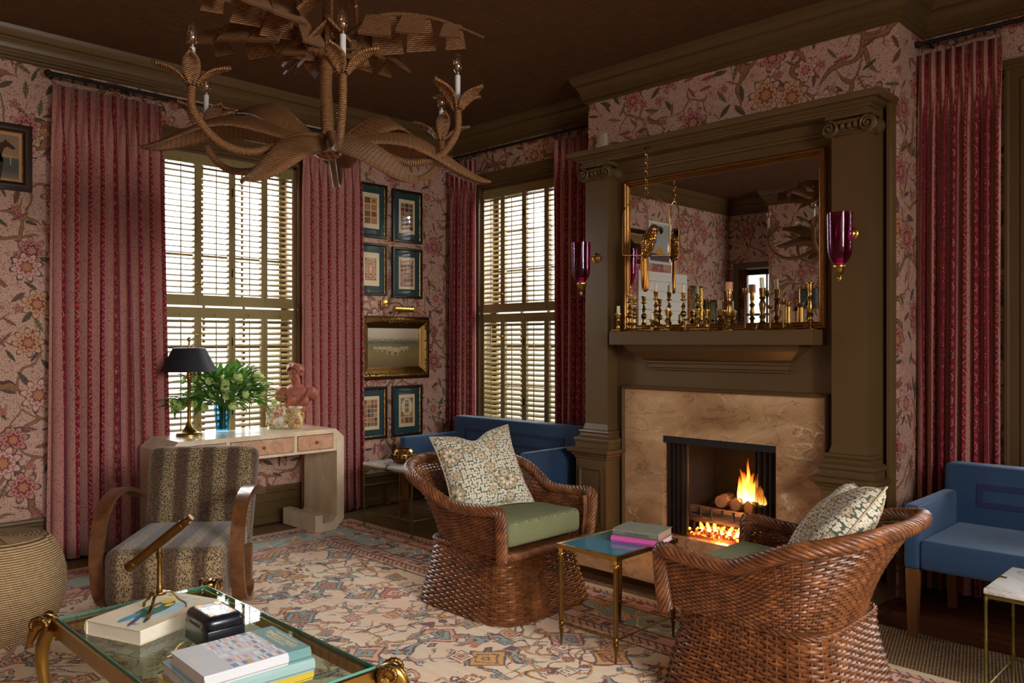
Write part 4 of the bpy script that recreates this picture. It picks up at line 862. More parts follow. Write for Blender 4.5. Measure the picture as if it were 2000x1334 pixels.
# ------------------------------------------------------------------ mirror
M['giltdk'] = metal('aged_gilt', (176, 124, 62), .38, .35)
MI = thing('overmantel_mirror', 'large gilt framed mirror above the mantel shelf', 'mirror', (CX, 4.57, 1.478))
b = MB(); x, h = .72, 1.05
b.sweep([(-x, 0), (x, 0), (x, h), (-x, h)], [(0, 0), (0, .022), (.008, .03), (.018, .03), (.024, .022), (.034, .024), (.042, .014), (.046, .014), (.046, 0)], True, lambda a, c, d: (a, -d, c)); b.build('frame', M['giltdk'], MI, 40)
b = MB(); b.box(-x+.044, x-.044, -.008, -.003, .044, h-.044); b.build('mirror_glass', M['mirror'], MI, 0)
b = MB()
for side in range(4):
    L = 2*x if side % 2 == 0 else h
    for k in range(int(L/.022)):
        t = (k+.5)*.022; p = [(-x+t, .013), (x-.013, t), (-x+t, h-.013), (-x+.013, t)][side]; b.ell((p[0], -.029, p[1]), .007, .0035, .005, 6, 4)
stuff(b.build('beading', M['giltdk'], MI, 60))
# ------------------------------------------------------------------ wall sensor
WS = thing('wall_sensor', 'small cream wall sensor box above the mantel cornice', 'sensor', (-3.672, 4.64, 2.874))
b = MB(); b.rbox(-.045, .045, -.03, 0, -.05, .05, .008); b.build('box', plain('cream_plastic', (190, 176, 150), .5).mat, WS, 40)
b = MB(); b.M = Matrix.Translation((0, -.03, .0)) @ Matrix.Rotation(radians(90), 4, 'X'); b.lathe([(.036, 0), (.034, .008), (.02, .014), (0, .016)], 18); b.build('dial', plain('beige_plastic', (176, 160, 132), .45).mat, WS, 40)
# ------------------------------------------------------------------ sconces
def sconce(x, label):
    E = thing('wall_sconce', label, 'sconce', (x, 4.46, 2.0), 0, 'magenta glass sconces on the pilasters'); q = -.165
    b = MB(); b.M = Matrix.Rotation(radians(90), 4, 'X'); b.lathe([(.036, 0), (.036, .006), (.03, .012), (.022, .013), (.016, .02), (0, .024)], 20); b.build('backplate', M['gold'], E, 40)
    b = MB(); b.tube(spline([(0, -.02, 0), (0, -.06, .004), (0, -.085, -.04), (0, -.10, -.15), (.0, -.115, -.2), (0, q+.03, -.205)], 6), .0055, 8); b.build('arm', M['brassdk'], E, 60)
    b = MB(); b.lathe([(.0, -.275), (.006, -.272), (.011, -.258), (.008, -.243), (.005, -.238), (.018, -.228), (.026, -.214), (.028, -.195), (.03, -.193), (.03, -.185), (.024, -.182), (0, -.182)], 20, (0, q, 0)); b.build('cup', M['brass'], E, 40)
    b = MB(); pr = [(.012, -.182), (.034, -.172), (.05, -.15), (.06, -.12), (.063, -.09), (.0645, .0), (.066, .095), (.063, .095), (.0615, 0), (.06, -.09), (.057, -.12), (.047, -.148), (.03, -.168), (.0, -.178)]
    b.lathe(pr, 32, (0, q, 0), False); b.build('glass_shade', M['pinkglass'], E, 60)
    b = MB(); b.lathe([(.018, -.178), (.018, -.148), (.004, -.146), (.0, -.14)], 14, (0, q, 0)); b.build('candle_stub', M['cream'], E, 40)
sconce(CX-.89, 'magenta glass hurricane sconce on the pilaster beside the sofa window curtain')
sconce(CX+.905, 'magenta glass hurricane sconce on the pilaster beside the dark curtain')
# ------------------------------------------------------------------ candlesticks along the shelf
TURN = [(.0, 0), (.045, 0), (.046, .02), (.036, .035), (.02, .06), (.012, .1), (.01, .16), (.017, .2), (.019, .23), (.011, .26), (.009, .36), (.02, .42), (.022, .45), (.02, .48), (.009, .53), (.009, .60), (.016, .64), (.009, .68), (.008, .78), (.022, .815), (.022, .825), (.009, .84), (.013, .88), (.015, .97), (.019, .985), (.019, 1), (.011, 1), (.011, .93), (0, .93)]
KNOP = [(.0, 0), (.043, 0), (.044, .02), (.038, .04), (.02, .06), (.013, .10), (.02, .15), (.022, .18), (.013, .22), (.014, .27), (.024, .31), (.013, .36), (.017, .42), (.02, .48), (.014, .55), (.013, .6), (.023, .65), (.013, .7), (.015, .78), (.018, .82), (.018, .95), (.03, .96), (.03, .975), (.013, .98), (.012, .94), (0, .94)]
THIN = [(.0, 0), (.034, 0), (.035, .012), (.02, .03), (.007, .05), (.0055, .08), (.0055, .82), (.01, .85), (.014, .88), (.016, .96), (.016, 1), (.011, 1), (.011, .93), (0, .93)]
SQ = [(.02, .1), (.022, .14), (.012, .2), (.01, .34), (.017, .42), (.02, .5), (.012, .58), (.010, .7), (.016, .78), (.017, .92), (.021, .95), (.021, 1), (.012, 1), (.012, .93), (0, .93)]
COLM = [(.0, 0), (.045, 0), (.04, .04), (.022, .12), (.016, .2)]+[(.0135+.0022*(k % 2), .22+k*.045) for k in range(15)]+[(.02, .93), (.021, 1), (.012, 1), (.012, .95), (0, .95)]
ORN = [(.0, 0), (.05, 0), (.052, .03), (.045, .07), (.036, .14), (.018, .2), (.016, .26), (.024, .32), (.015, .38), (.02, .5), (.026, .62), (.018, .68), (.014, .72), (.024, .76), (.018, .8), (.021, .86), (.024, .98), (.024, 1), (.013, 1), (.013, .95), (0, .95)]
CS = [('sq', .125, 0, .05, .012, 'short square footed brass candlestick with a candle, last on the shelf beside the pilaster'),
      ('turn', .25, 1, 0, 0, 'tall turned brass candlestick without candle, taller of the bare pair under the parrot'),
      ('turn', .228, 2, 0, 0, 'turned brass candlestick without candle, shorter of the bare pair under the parrot'),
      ('short', .078, 3, .042, .011, 'very short brass candlestick with candle stub, at the foot of the tallest stick'),
      ('turn', .268, 4, .048, .011, 'tallest turned brass candlestick with a cream candle, right under the parrot tail'),
      ('sq', .14, 5, .012, .01, 'stubby square based brass candlestick with a burnt down stub'),
      ('turn', .25, 6, .05, .011, 'tall turned brass candlestick with a cream candle, standing over a tiny thin stick'),
      ('thin', .078, 7, 0, 0, 'tiny thin stemmed brass candlestick in front of a tall one'),
      ('sq', .138, 8, 0, 0, 'bare square based brass candlestick between the tiny stick and its square twin'),
      ('sq', .13, 9, 0, 0, 'bare square based brass candlestick in front of a thin stemmed one'),
      ('thin', .205, 10, 0, 0, 'thin stemmed dark candlestick behind a square based one'),
      ('knop', .135, 11, .055, .012, 'short knobbed brass candlestick with a cream candle beside the peach one'),
      ('knop', .252, 12, .032, .022, 'tall knobbed brass candlestick with a fat peach candle'),
      ('thin', .252, 13, 0, 0, 'tallest thin stemmed dark candlestick standing alone at mid shelf'),
      ('orn', .252, 14, .062, .013, 'tall ornate dark brass candlestick with a leaning cream candle'),
      ('thin', .145, 15, 0, 0, 'thin stemmed dark candlestick next to the ornate dark brass one'),
      ('thin', .175, 16, 0, 0, 'thin stemmed dark candlestick beside the ribbed column stick'),
      ('col', .162, 17, 0, 0, 'ribbed brass column candlestick with a trumpet foot'),
      ('knop', .275, 18, 0, 0, 'tall knobbed brass candlestick without candle at the end of the shelf under the dusk landscape')]
U = [1207.6, 1229.5, 1239.3, 1273.1, 1280.7, 1304, 1334.5, 1338.2, 1363.3, 1380, 1384.2, 1406, 1424, 1455.5, 1489, 1504, 1529.6, 1540, 1582.5]
SY = [.13, .066, .13, .148, .062, .13, .066, .15, .13, .148, .06, .058, .125, .12, .075, .15, .14, .06, .07]
def shelf_x(u, y): t = y/(.7096+(u-1000)/1575*.7046); return (-.7046+(u-1000)/1575*.7096)*t
for (st, h, i, ch, cr, lab), u, sy in zip(CS, U, SY):
    y = 4.545-sy; x = shelf_x(u, y); mt = M[{'thin': 'brassdk', 'orn': 'brassdk', 'col': 'brass'}.get(st, 'brass')]
    E = thing('candlestick', lab, 'candlestick', (x, y, 1.477), 0, 'candlesticks on the mantel shelf'); b = MB()
    if st in ('sq', 'short'):
        b.lathe([(r*(1 if st == 'sq' else .8), z*h) for r, z in SQ], 16); b.build('stem', mt, E, 40); b = MB()
        b.box(-.034, .034, -.034, .034, .006, .014)
        for q in (-1, 1):
            for p in (-1, 1): b.box(q*.03-.004, q*.03+.004, p*.03-.004, p*.03+.004, 0, .006)
        b.box(-.024, .024, -.024, .024, .0139, .1*h+.0005, .004); b.build('base', mt, E, 0)
    else:
        rs = .84 if st in ('knop', 'orn') else 1
        pr = {'turn': TURN, 'knop': KNOP, 'thin': THIN, 'col': COLM, 'orn': ORN}[st]; k = max(2, [j for j, q in enumerate(pr) if q[1] <= .14][-1])
        b.lathe([(r*rs, z*h) for r, z in pr[k:]], 18); b.build('stem', mt, E, 40); b = MB(); b.lathe([(r*rs, z*h) for r, z in pr[:k+1]], 20); b.build('base', mt, E, 40)
    if ch:
        top = h*.935; b = MB(); b.lathe([(cr*.86 if st != 'knop' or cr < .02 else cr, 0), (cr, .008+h-top), (cr*.97, ch+h-top), (cr*.5, ch+h-top-.003), (0, ch+h-top-.004)], 14); C_ = thing('candle', {12: 'fat peach candle stub', 14: 'leaning cream candle on the ornate dark brass candlestick'}.get(i, 'cream candle standing in ' + lab.split(' with')[0]), 'candle', (x, y, 1.477+(top if cr < .02 else h*.976)), 0, 'candles on the mantel shelf')
        b.build('wax', M['peach'] if i == 12 else M['cream'], C_, 40); b = MB(); b.tube([(0, 0, ch+h-top-.006), (.0015, 0, ch+h-top+.008)], .0012, 5); b.build('wick', M['blackmatte'], C_, 40)
        if i == 14: C_.rotation_euler = (0, radians(-4), 0)
# ------------------------------------------------------------------ brass parrot on its hoop
def remeshed(b, name, mat, parent, vox, sm=6, loc=None, rot=None):
    o = b.build(name, mat, parent, 0, loc, rot); m = o.modifiers.new('r', 'REMESH'); m.mode = 'VOXEL'; m.voxel_size = vox; m.use_smooth_shade = True
    s = o.modifiers.new('s', 'SMOOTH'); s.factor = .5; s.iterations = sm; par = o.parent; dg = bpy.context.evaluated_depsgraph_get(); me = bpy.data.meshes.new_from_object(o.evaluated_get(dg))
    old = o.data; o.modifiers.clear(); o.data = me; bpy.data.meshes.remove(old)
    for p in me.polygons: p.use_smooth = True
    if not me.materials: me.materials.append(mat)
    return o
HOOP = thing('parrot_hoop', 'thin brass hoop perch hanging on a chain before the mirror', 'hoop', (-3.12, 4.40, 1.974), radians(44.8))
w = .155; b = MB(); arch = [(-w, 0, -.0)]+[(-w, 0, .1), (-w, 0, .2)]+[(w*cos(a), 0, .245+.155*sin(a)) for a in [pi-pi*k/20 for k in range(21)]]+[(w, 0, .2), (w, 0, .1), (w, 0, 0)]
b.tube(arch, .0032, 6); b.build('arch', M['brass'], HOOP, 60); b = MB(); b.tube([(-w, 0, .004), (w, 0, .004)], .0035, 6); b.build('perch_bar', M['brass'], HOOP, 60)
LK = None; z = .405; k = 0
while z < .685:
    if LK is None: b = MB(); b.tube([(.011*cos(a), 0, .0175*sin(a)) for a in [tau*i/14 for i in range(14)]], .0028, 5, True); LK = b.build('chain_link', M['gold'], HOOP, 60, (0, 0, z+.016), (0, 0, 0))
    else: inst(LK, HOOP, (0, 0, z+.016), (0, 0, (k % 2)*pi/2+.4))
    z += .0275; k += 1
b = MB(); b.lathe([(.018, .708), (.018, .714)], 14); b.tube([(0, 0, .71), (0, 0, .695), (.01, 0, .685), (0, 0, .675)], .003, 6); b.build('ceiling_hook', M['bronzeblk'], HOOP, 40)
PT = thing('brass_parrot', 'brass parrot figure perched on the hanging hoop', 'parrot figure', (-3.12, 4.40, 1.982), radians(44.8))
def feather(name, c0, c1):
    n = NT(name); v = n.vor(n.vmul(n.obj(), (1, 1, .8)), 62, 'DISTANCE_TO_EDGE', .5)['Distance']; f = n.smooth(v, .02, .2); n.set(col=n.mix(f, srgb(*c0), srgb(*c1)), metal=.9, rough=.33); n.bump(f, .8, .006); return n.mat
M['feather'] = feather('cast_brass_feathers', (92, 56, 22), (196, 136, 62))
b = MB()
for p, r in (((.012, 0, .07), (.042, .040, .062)), ((.028, 0, .105), (.040, .038, .055)), ((.038, 0, .14), (.034, .032, .045)), ((.05, 0, .168), (.036, .031, .034)), ((-.005, 0, .035), (.032, .030, .045)), ((-.012, 0, .005), (.022, .022, .04)), ((-.012, .026, .07), (.022, .014, .07)), ((-.012, -.026, .07), (.022, .014, .07))): b.ell(p, *r, 16, 10)
remeshed(b, 'body', M['feather'], PT, .005, 4)
b = MB(); b.tube(spline([(.074, 0, .172), (.094, 0, .168), (.1, 0, .152), (.092, 0, .136)], 4), [.016, .0165, .016, .0155, .015, .0145, .014, .013, .012, .01, .008, .005, .002], 10, flat=.8); b.build('beak', M['bronzeblk'], PT, 60)
for s in (-1, 1): b = MB(); b.ell((.064, s*.027, .176), .006, .005, .006, 8, 6); b.build('eye', M['black'], PT, 60)
b = MB(); b.tube(spline([(-.015, 0, .02), (-.014, 0, -.05), (-.012, 0, -.13), (-.008, 0, -.2), (-.006, 0, -.245)], 5), [.02, .0215, .022, .0225, .023, .0235, .024, .0245, .025, .0255, .026, .026, .026, .0255, .025, .0245, .024, .022, .019, .014, .004], 12, flat=.55, upv=(0, 1, 0))
def tailm():
    n = NT('cast_brass_tail'); x, y, z = n.sep(n.obj()); s = ((x+y)*420).sin()*.5+.5; n.set(col=n.mix(s, srgb(120, 72, 28), srgb(206, 140, 62)), metal=.9, rough=.35); n.bump(s, .6, .004); return n.mat
b.build('tail', tailm(), PT, 60)
for s in (-1, 1):
    b = MB()
    for q in (-.006, .004, .013): b.tube(spline([(.008+q*.4, s*.018, .02), (.014+q, s*.018, .002), (.012+q, s*.018, -.014)], 3), .004, 5)
    stuff(b.build('claw', M['brassdk'], PT, 60))
# ------------------------------------------------------------------ stone console and what stands on it
CO = thing('console_desk', 'pale stone veneered console desk with curled legs and rosy drawers under the window', 'console', (-5.61, 2.745, .016)); CO.scale = (1, 1, .979)
# local: x 0..46 cm towards the room, y along the wall
y0, y1, T = -.655, .655, .062
def csec(s):                                                # end leg profile (y,z) with chamfered corners, lip turned up
    P = [(.655, .70), (.655, .075), (.58, 0), (.41, 0), (.41, .125), (.472, .125), (.472, .062), (.555, .062), (.593, .10), (.593, .60), (.593, .70)]
    return [(s*a, b) for a, b in P]
for s in (-1, 1): b = MB(); b.prism(csec(s), 0, .46, lambda a, c, d: (d, a, c)); b.build('leg', M['travertine'], CO, 0)
b = MB(); b.prism([(-.655, .70), (-.585, .765), (.585, .765), (.655, .70), (.593, .70), (.593, .598), (-.593, .598), (-.593, .70)], 0, .458, lambda a, c, d: (d, a, c)); b.build('top_case', M['travertine'], CO, 0)
DR = None
for a, c in ((-.56, -.27), (-.235, .235), (.27, .56)):
    b = MB(); b.box(.4575, .4585, a-.004, c+.004, .618, .732); b.build('drawer_gap', M['blackmatte'], CO, 0)
    b = MB(); b.box(.44, .462, a, c, .622, .728); d = b.build('drawer', M['drawer'], CO, 0)
    b = MB(); b.M = Matrix.Translation((.462, (a+c)/2, .675)) @ Matrix.Rotation(radians(90), 4, 'Y'); b.lathe([(.006, 0), (.006, .012), (.011, .014), (.012, .02), (.009, .024), (0, .025)], 14); b.build('knob', M['gold'], d, 40)
def onco(u, v_): pass
ZT = .765
LA = thing('table_lamp', 'brass stick table lamp with a flared black shade', 'lamp', (-5.47, 2.365, ZT))
b = MB(); b.lathe([(.0, 0), (.085, 0), (.085, .012), (.078, .02), (.06, .024), (.04, .04), (.026, .062), (.016, .09), (.013, .1)], 28); b.build('base', M['brass'], LA, 40)
b = MB(); b.lathe([(.012, .1), (.012, .38), (.015, .385), (.015, .395), (.022, .4), (.03, .404), (.03, .408), (.012, .41), (.016, .414), (.016, .45), (.006, .452), (.005, .62)], 16); b.build('stem', M['brass'], LA, 40)
b = MB(); b.lathe([(.185, .44), (.105, .60), (.103, .60), (.183, .44)], 40, (0, 0, 0), False); b.lathe([(.105, .6), (.1, .602), (.006, .602)], 40, (0, 0, 0), False); b.build('shade', M['shade'], LA, 30)
b = MB(); b.lathe([(.0, .60), (.006, .602), (.004, .62), (.009, .632), (.005, .642), (.013, .655), (.014, .663), (.009, .673), (0, .676)], 14); b.build('finial', M['brass'], LA, 60)
VA = thing('glass_vase', 'blue tinted glass vase of water holding hellebore stems', 'vase', (-5.535, 2.635, ZT))
b = MB(); b.lathe([(.0, .0), (.04, .0), (.046, .01), (.052, .09), (.062, .19), (.0595, .19), (.049, .09), (.043, .012), (0, .01)], 24); b.build('bowl', M['blueglass'], VA, 60)
wn = glass('vase_water', (150, 214, 238), .0, 1.33); b = MB(); b.lathe([(.0, .011), (.042, .013), (.047, .09), (.049, .11), (0, .11)], 20); b.build('water', M['blueglass'], VA, 60)
BQ = thing('hellebore_bouquet', 'loose bouquet of pale green hellebores spilling from the blue vase', 'flowers', (-5.535, 2.635, ZT))
def leafmat(name, c0, c1, tr=.25):
    n = NT(name); c = n.mix(n.noise(n.obj(), 20, 2), srgb(*c0), srgb(*c1)); n.set(col=c, rough=.45); t = n.n('ShaderNodeBsdfTranslucent'); n.put(t.inputs[0], c); m = n.n('ShaderNodeMixShader'); m.inputs[0].default_value = tr
    n.t.links.new(n.bsdf.outputs[0], m.inputs[1]); n.t.links.new(t.outputs[0], m.inputs[2]); n.t.links.new(m.outputs[0], n.out.inputs[0]); return n.mat
M['leaf'] = leafmat('hellebore_leaf', (48, 100, 36), (104, 152, 56)); M['petal'] = leafmat('hellebore_petal', (176, 204, 104), (222, 232, 168), .4); M['stemg'] = leafmat('green_stem', (66, 104, 46), (96, 132, 62), .1)
lb = MB(); lb.grid(4, 7, lambda u, v: ((u-.5)*.036*sin(pi*min(1, v*.94+.05))**.8, v*.13, .018*v*v-.1*v**3*.5+abs(u-.5)*.012)); LEAF = None
fb = MB()
for k in range(5):
    fb.M = Matrix.Rotation(tau*k/5, 4, 'Z'); fb.grid(4, 4, lambda u, v: ((u-.5)*.04*sin(pi*min(1, v*.8+.12)), .004+v*.03*cos(v*.8), .004+.022*v**1.5+.01*(abs(u-.5)*2)**2*v))
fb.M = Matrix(); fb.ell((0, 0, .008), .007, .007, .006, 8, 5); FLW = None; RR = random.Random(21); st = MB()
for i in range(78):
    az = RR.uniform(0, tau); el = RR.uniform(.12, 1.15)**.9; Lr = RR.uniform(.19, .28); wide = 1.25
    tip = Vector((Lr*wide*cos(az)*cos(el)*.75, Lr*wide*1.12*sin(az)*cos(el), .2+Lr*sin(el)*.95-.06*(cos(el)**3)))
    base = Vector((RR.uniform(-.02, .02), RR.uniform(-.02, .02), .02)); neck = Vector((cos(az)*.03, sin(az)*.03, .19))
    st.tube(spline([base, neck, lerp(neck, tip, .55)+Vector((0, 0, .04)), tip], 4), .0024, 5)
    d = (tip-neck).normalized(); dn = (d+Vector((0, 0, RR.uniform(-1.1, .3)))).normalized()
    if i < 66:
        rot = dn.to_track_quat('Z', 'Y').to_euler(); s = RR.uniform(.9, 1.3)
        if FLW is None: FLW = fb.build('flower', M['petal'], BQ, 70, tuple(tip), rot)
        else: inst(FLW, BQ, tuple(tip), rot, s)
    for q in range(3):
        t = RR.uniform(.3, .95); p = lerp(neck, tip, t)+Vector((0, 0, .04*(1-abs(2*t-1)))); dd = (d+Vector((RR.uniform(-.8, .8), RR.uniform(-.8, .8), RR.uniform(-.5, .5)))).normalized(); rot = dd.to_track_quat('Y', 'Z').to_euler()
        if LEAF is None: LEAF = lb.build('leaf', M['leaf'], BQ, 70, tuple(p), rot)
        else: inst(LEAF, BQ, tuple(p), rot, RR.uniform(.8, 1.35))
stuff(st.build('stems', M['stemg'], BQ, 60))
# shell encrusted pots
def shellmat():
    n = NT('encrusted_shells'); v = n.vor(n.obj(), 70, 'F1'); r = n.sep(v['Color'])[0]; n.set(col=n.ramp(r, [(0, srgb(222, 208, 178)), (.3, srgb(196, 170, 120)), (.5, srgb(232, 224, 206)), (.66, srgb(170, 176, 130)), (.8, srgb(190, 90, 84)), (.9, srgb(214, 190, 160))], 'CONSTANT'), rough=.4); n.bump(v['Distance'], .8, .006); return n.mat
M['shells'] = shellmat(); M['shellgold'] = plain('yellow_shell', (206, 176, 110), .45, 0, .3, 40).mat; M['shellrose'] = plain('rosy_shell', (180, 116, 98), .4, 0, .25, 60).mat
def scallop(b, c, d, r):
    q = Vector(d).to_track_quat('Z', 'Y').to_matrix().to_4x4(); b.M = Matrix.Translation(c) @ q; b.lathe([(r, 0), (r*.9, r*.25), (r*.55, r*.48), (0, r*.55)], 16, lob=lambda a, z: 1+.06*cos(a*8)); b.M = Matrix()
P1 = thing('shell_pot', 'squat shell encrusted pot beside the vase of flowers', 'pot', (-5.50, 3.035, ZT), 0, 'shell encrusted pots')
b = MB(); b.lathe([(.0, 0), (.05, 0), (.066, .025), (.072, .06), (.07, .1), (.062, .13), (.058, .138), (.05, .138), (.052, .1), (0, .02)], 24); b.build('body', M['shells'], P1, 60)
RR = random.Random(4); b = MB()
for k in range(26): a = tau*k/26; b.ell((.06*cos(a), .06*sin(a), .143+.006*(k % 2)), .009, .009, .011, 6, 5)
for k in range(60): a = RR.uniform(0, tau); z = RR.uniform(.015, .125); r = .066+.006*sin(pi*z/.14); b.ell((r*cos(a), r*sin(a), z), .009, .009, .009, 6, 4)
stuff(b.build('shell_crust', M['shells'], P1, 60)); b = MB(); scallop(b, (.073, .0, .07), (1, 0, .1), .025); b.build('scallop_shell', M['white'], P1, 60)
b = MB(); scallop(b, (.066, -.03, .105), (1, -.4, .3), .02); b.build('scallop_shell', M['shellrose'], P1, 60)
P2 = thing('shell_pot', 'two handled shell encrusted urn in front of the terracotta bust', 'pot', (-5.385, 3.13, ZT), 0, 'shell encrusted pots')
b = MB(); b.lathe([(.0, 0), (.036, 0), (.044, .01), (.055, .05), (.05, .085), (.034, .108), (.03, .12), (.04, .14), (.047, .15), (.04, .15), (.026, .12), (0, .1)], 24); b.build('body', M['shellgold'], P2, 60); b = MB()
for k in range(22): a = tau*k/22; b.ell((.046*cos(a), .046*sin(a), .153), .007, .007, .01, 6, 5)
for k in range(70): a = RR.uniform(0, tau); z = RR.uniform(.01, .14); r = .044+.011*sin(pi*min(1, z/.1)) if z < .1 else .036; b.ell((r*cos(a), r*sin(a), z), .006, .006, .006, 6, 4)
stuff(b.build('shell_crust', M['shells'], P2, 60)); b = MB(); scallop(b, (.052, -.012, .055), (1, -.2, .05), .023); b.build('scallop_shell', M['shellrose'], P2, 60)
for s in (-1, 1): b = MB(); b.tube(spline([(0, s*.05, .05), (0, s*.068, .07), (0, s*.07, .095), (0, s*.055, .112), (0, s*.036, .11)], 5), .005, 8); b.build('handle', M['shellgold'], P2, 60)
# terracotta bust (one remeshed figure on a socle)
BU = thing('terracotta_bust', 'terracotta bust of a draped woman with swept up hair', 'bust', (-5.585, 3.255, ZT), radians(-22))
# local: faces +x, y = her left ... picture right
b = MB(); b.lathe([(.0, 0), (.066, 0), (.066, .012), (.058, .02), (.04, .03), (.034, .045), (.038, .06), (.045, .07), (0, .07)], 24); b.build('socle', M['terracotta'], BU, 40)
b = MB()
for p, r in (((0, 0, .20), (.068, .095, .085)), ((0, 0, .25), (.06, .115, .055)), ((0, .105, .25), (.045, .045, .05)), ((0, -.105, .25), (.045, .045, .05)), ((0, .135, .235), (.036, .03, .045)), ((0, -.135, .235), (.036, .03, .045)), ((.045, .045, .19), (.042, .042, .042)), ((.045, -.045, .19), (.042, .042, .042)),
             ((.01, 0, .13), (.05, .072, .07)), ((0, 0, .09), (.04, .05, .04)), ((-.02, 0, .285), (.04, .07, .035))): b.ell(p, *r, 16, 10)
b.tube([(0, 0, .27), (.004, -.002, .31), (.012, -.008, .36)], [.044, .036, .036], 14)
hm = Matrix.Translation((.016, -.012, .40)) @ Matrix.Rotation(radians(-38), 4, 'Z') @ Matrix.Rotation(radians(16), 4, 'Y'); b.M = hm
for p, r in (((0, 0, .010), (.052, .043, .054)), ((.014, 0, -.018), (.042, .037, .045)), ((.04, 0, -.048), (.016, .018, .014)), ((.03, 0, -.03), (.027, .028, .03)), ((.056, 0, -.028), (.007, .013, .005)), ((.055, 0, -.036), (.007, .011, .005)),
             ((.046, 0, .015), (.014, .03, .01)), ((.036, .022, -.014), (.016, .014, .016)), ((.036, -.022, -.014), (.016, .014, .016)), ((-.005, .046, -.008), (.012, .007, .016)), ((-.005, -.046, -.008), (.012, .007, .016))): b.ell(p, *r, 14, 10)
b.tube([(.050, 0, .014), (.064, 0, -.006), (.071, 0, -.018)], [.006, .008, .0105], 8); b.ell((.052, .018, .012), .008, .016, .005, 8, 6); b.ell((.052, -.018, .012), .008, .016, .005, 8, 6)
RR = random.Random(8)
for k in range(34):                                          # wavy locks swept back from the brow to a knot
    a = -1.75+3.5*k/33; y = .052*sin(a); z = .022+.046*cos(a); w = RR.uniform(-.006, .006)
    b.tube(spline([(.040*cos(a*.5)+.006, y*.82, z-.004), (.016, y*1.08, z+.012+w), (-.02, y*1.16+w, z+.004-w), (-.05, y*1.0-w, z*.9+w), (-.078, y*.55+w, z*.5)], 4), [.0042+.0012*sin(q*1.3+k) for q in range(17)], 6)
for k in range(9): a = tau*k/9; b.tube([(-.07-.012*cos(t), (.012+.016*t/3)*cos(a+t*.6), .012+(.012+.016*t/3)*sin(a+t*.6)) for t in (0, .8, 1.6, 2.4, 3.1)], [.007, .009, .009, .008, .005], 6)
for k in range(7): b.tube(spline([(-.03, (k-3)*.012, -.02), (-.06, (k-3)*.010, -.03+.004*k), (-.085-.01*(k % 3), (k-3)*.008, -.018)], 4), .005, 6)
b.M = Matrix()
for k in range(9):                                           # drapery folds crossing to the shoulder
    t = k/8; b.tube(spline([(.02, .1-.03*t, .295-.01*t), (.068-.01*t, .07-.05*t, .235-.02*t), (.09-.015*t, .02-.06*t, .18-.045*t), (.055, -.06-.02*t, .135-.04*t)], 5), .0055, 6)
for k in range(4): t = k/3; b.tube(spline([(.02, -.085-.02*t, .295-.01*t), (.07, -.06-.02*t, .24), (.09, -.045-.03*t, .2-.01*t), (.07, -.07-.02*t, .14)], 5), .005, 6)
remeshed(b, 'figure', M['terracotta'], BU, .003, 0)
# ------------------------------------------------------------------ leopard velvet armchair
AC = thing('bentwood_armchair', 'leopard striped velvet armchair with curved bentwood arms', 'armchair', (-4.17, 1.78, .016), atan2(-.62, .79))
# local: faces +x, y = chair's left (viewer's right when it faces us)
M['pipe'] = plain('tan_welt', (150, 124, 84), .8).mat
def skin_box(fn, nu=20, nv=20): pass
b = MB(); b.rbox(-.25, .375, -.275, .275, .125, .40, .05, 3)
seat = b.build('seat', M['leopard'], AC, 60)
me = seat.data
for v in me.vertices:
    if v.co.z > .35: v.co.z += .03*max(0, 1-((v.co.x-.05)/.36)**2)*max(0, 1-(v.co.y/.32)**2)
    v.co.x += .03*max(0, 1-(v.co.y/.3)**2) if v.co.x > .3 else 0
b = MB()
b.rbox(-.065, .065, -.29, .29, 0, .66, .055, 3); bk_ = b.build('backrest', M['leopard'], AC, 60, (-.255, 0, .15), (0, radians(-15), 0))
for v in bk_.data.vertices:
    t = v.co.z/.66; v.co.y *= lerp(.95, 1.04, t); v.co.x += .035*sin(pi*t)*(1 if v.co.x > 0 else 0); v.co.z += .012*(1-(v.co.y/.3)**2) if t > .8 else 0
b = MB(); ed = [(-.0, -.297*(.95+.09*z/.66), z) for z in (.03, .2, .4, .6)]
arm = [(-.30, .545), (-.2, .585), (-.08, .615), (.04, .622), (.15, .60), (.235, .54), (.285, .45), (.30, .35), (.285, .24), (.25, .155), (.19, .10), (.12, .085), (.06, .11), (.04, .15)]
for s in (-1, 1):
    b = MB(); b.ribbon([Vector((p.x, s*.325, p.y)) for p in spline([(x, z, 0) for x, z in arm], 6)], .066, .022, (0, 1, 0)); b.build('arm', M['walnut'], AC, 30)
for x, z1_ in ((-.12, .3), (.2, .11)):
    for s in (-1, 1): b = MB(); b.box(x-.022, x+.022, s*.30-.016, s*.30+.016, 0, z1_); b.build('leg', M['walnut'], AC, 0)
# ------------------------------------------------------------------ rope stool
ST = thing('rope_stool', 'barrel shaped stool wrapped in natural jute rope', 'stool', (-4.44, 1.0, .016)); ST.scale = (1, 1, .965)
b = MB(); lob = lambda a, z: 1-.075*exp(-((((a-.35) % (tau/4))-tau/8)/.09)**2)
prof = [(.0, 0), (.2, 0), (.225, .012), (.25, .06), (.275, .13), (.288, .21), (.288, .28), (.275, .35), (.25, .42), (.232, .45), (.215, .463), (.19, .468), (0, .466)]
pp = [(p.x, p.y) for p in spline([(r, z, 0) for r, z in prof], 3)]; b.lathe([(max(0, r), max(0, z)) for r, z in pp], 96, lob=lob); b.build('rope_body', M['jute'], ST, 70)
b = MB()
for k in range(9): r = .19-k*.02; b.tube([(r*cos(a)*lob(a, 0), r*sin(a)*lob(a, 0), .471) for a in [tau*i/48 for i in range(48)]], .0095, 6, True)
stuff(b.build('rope_coil', M['jute'], ST, 70))
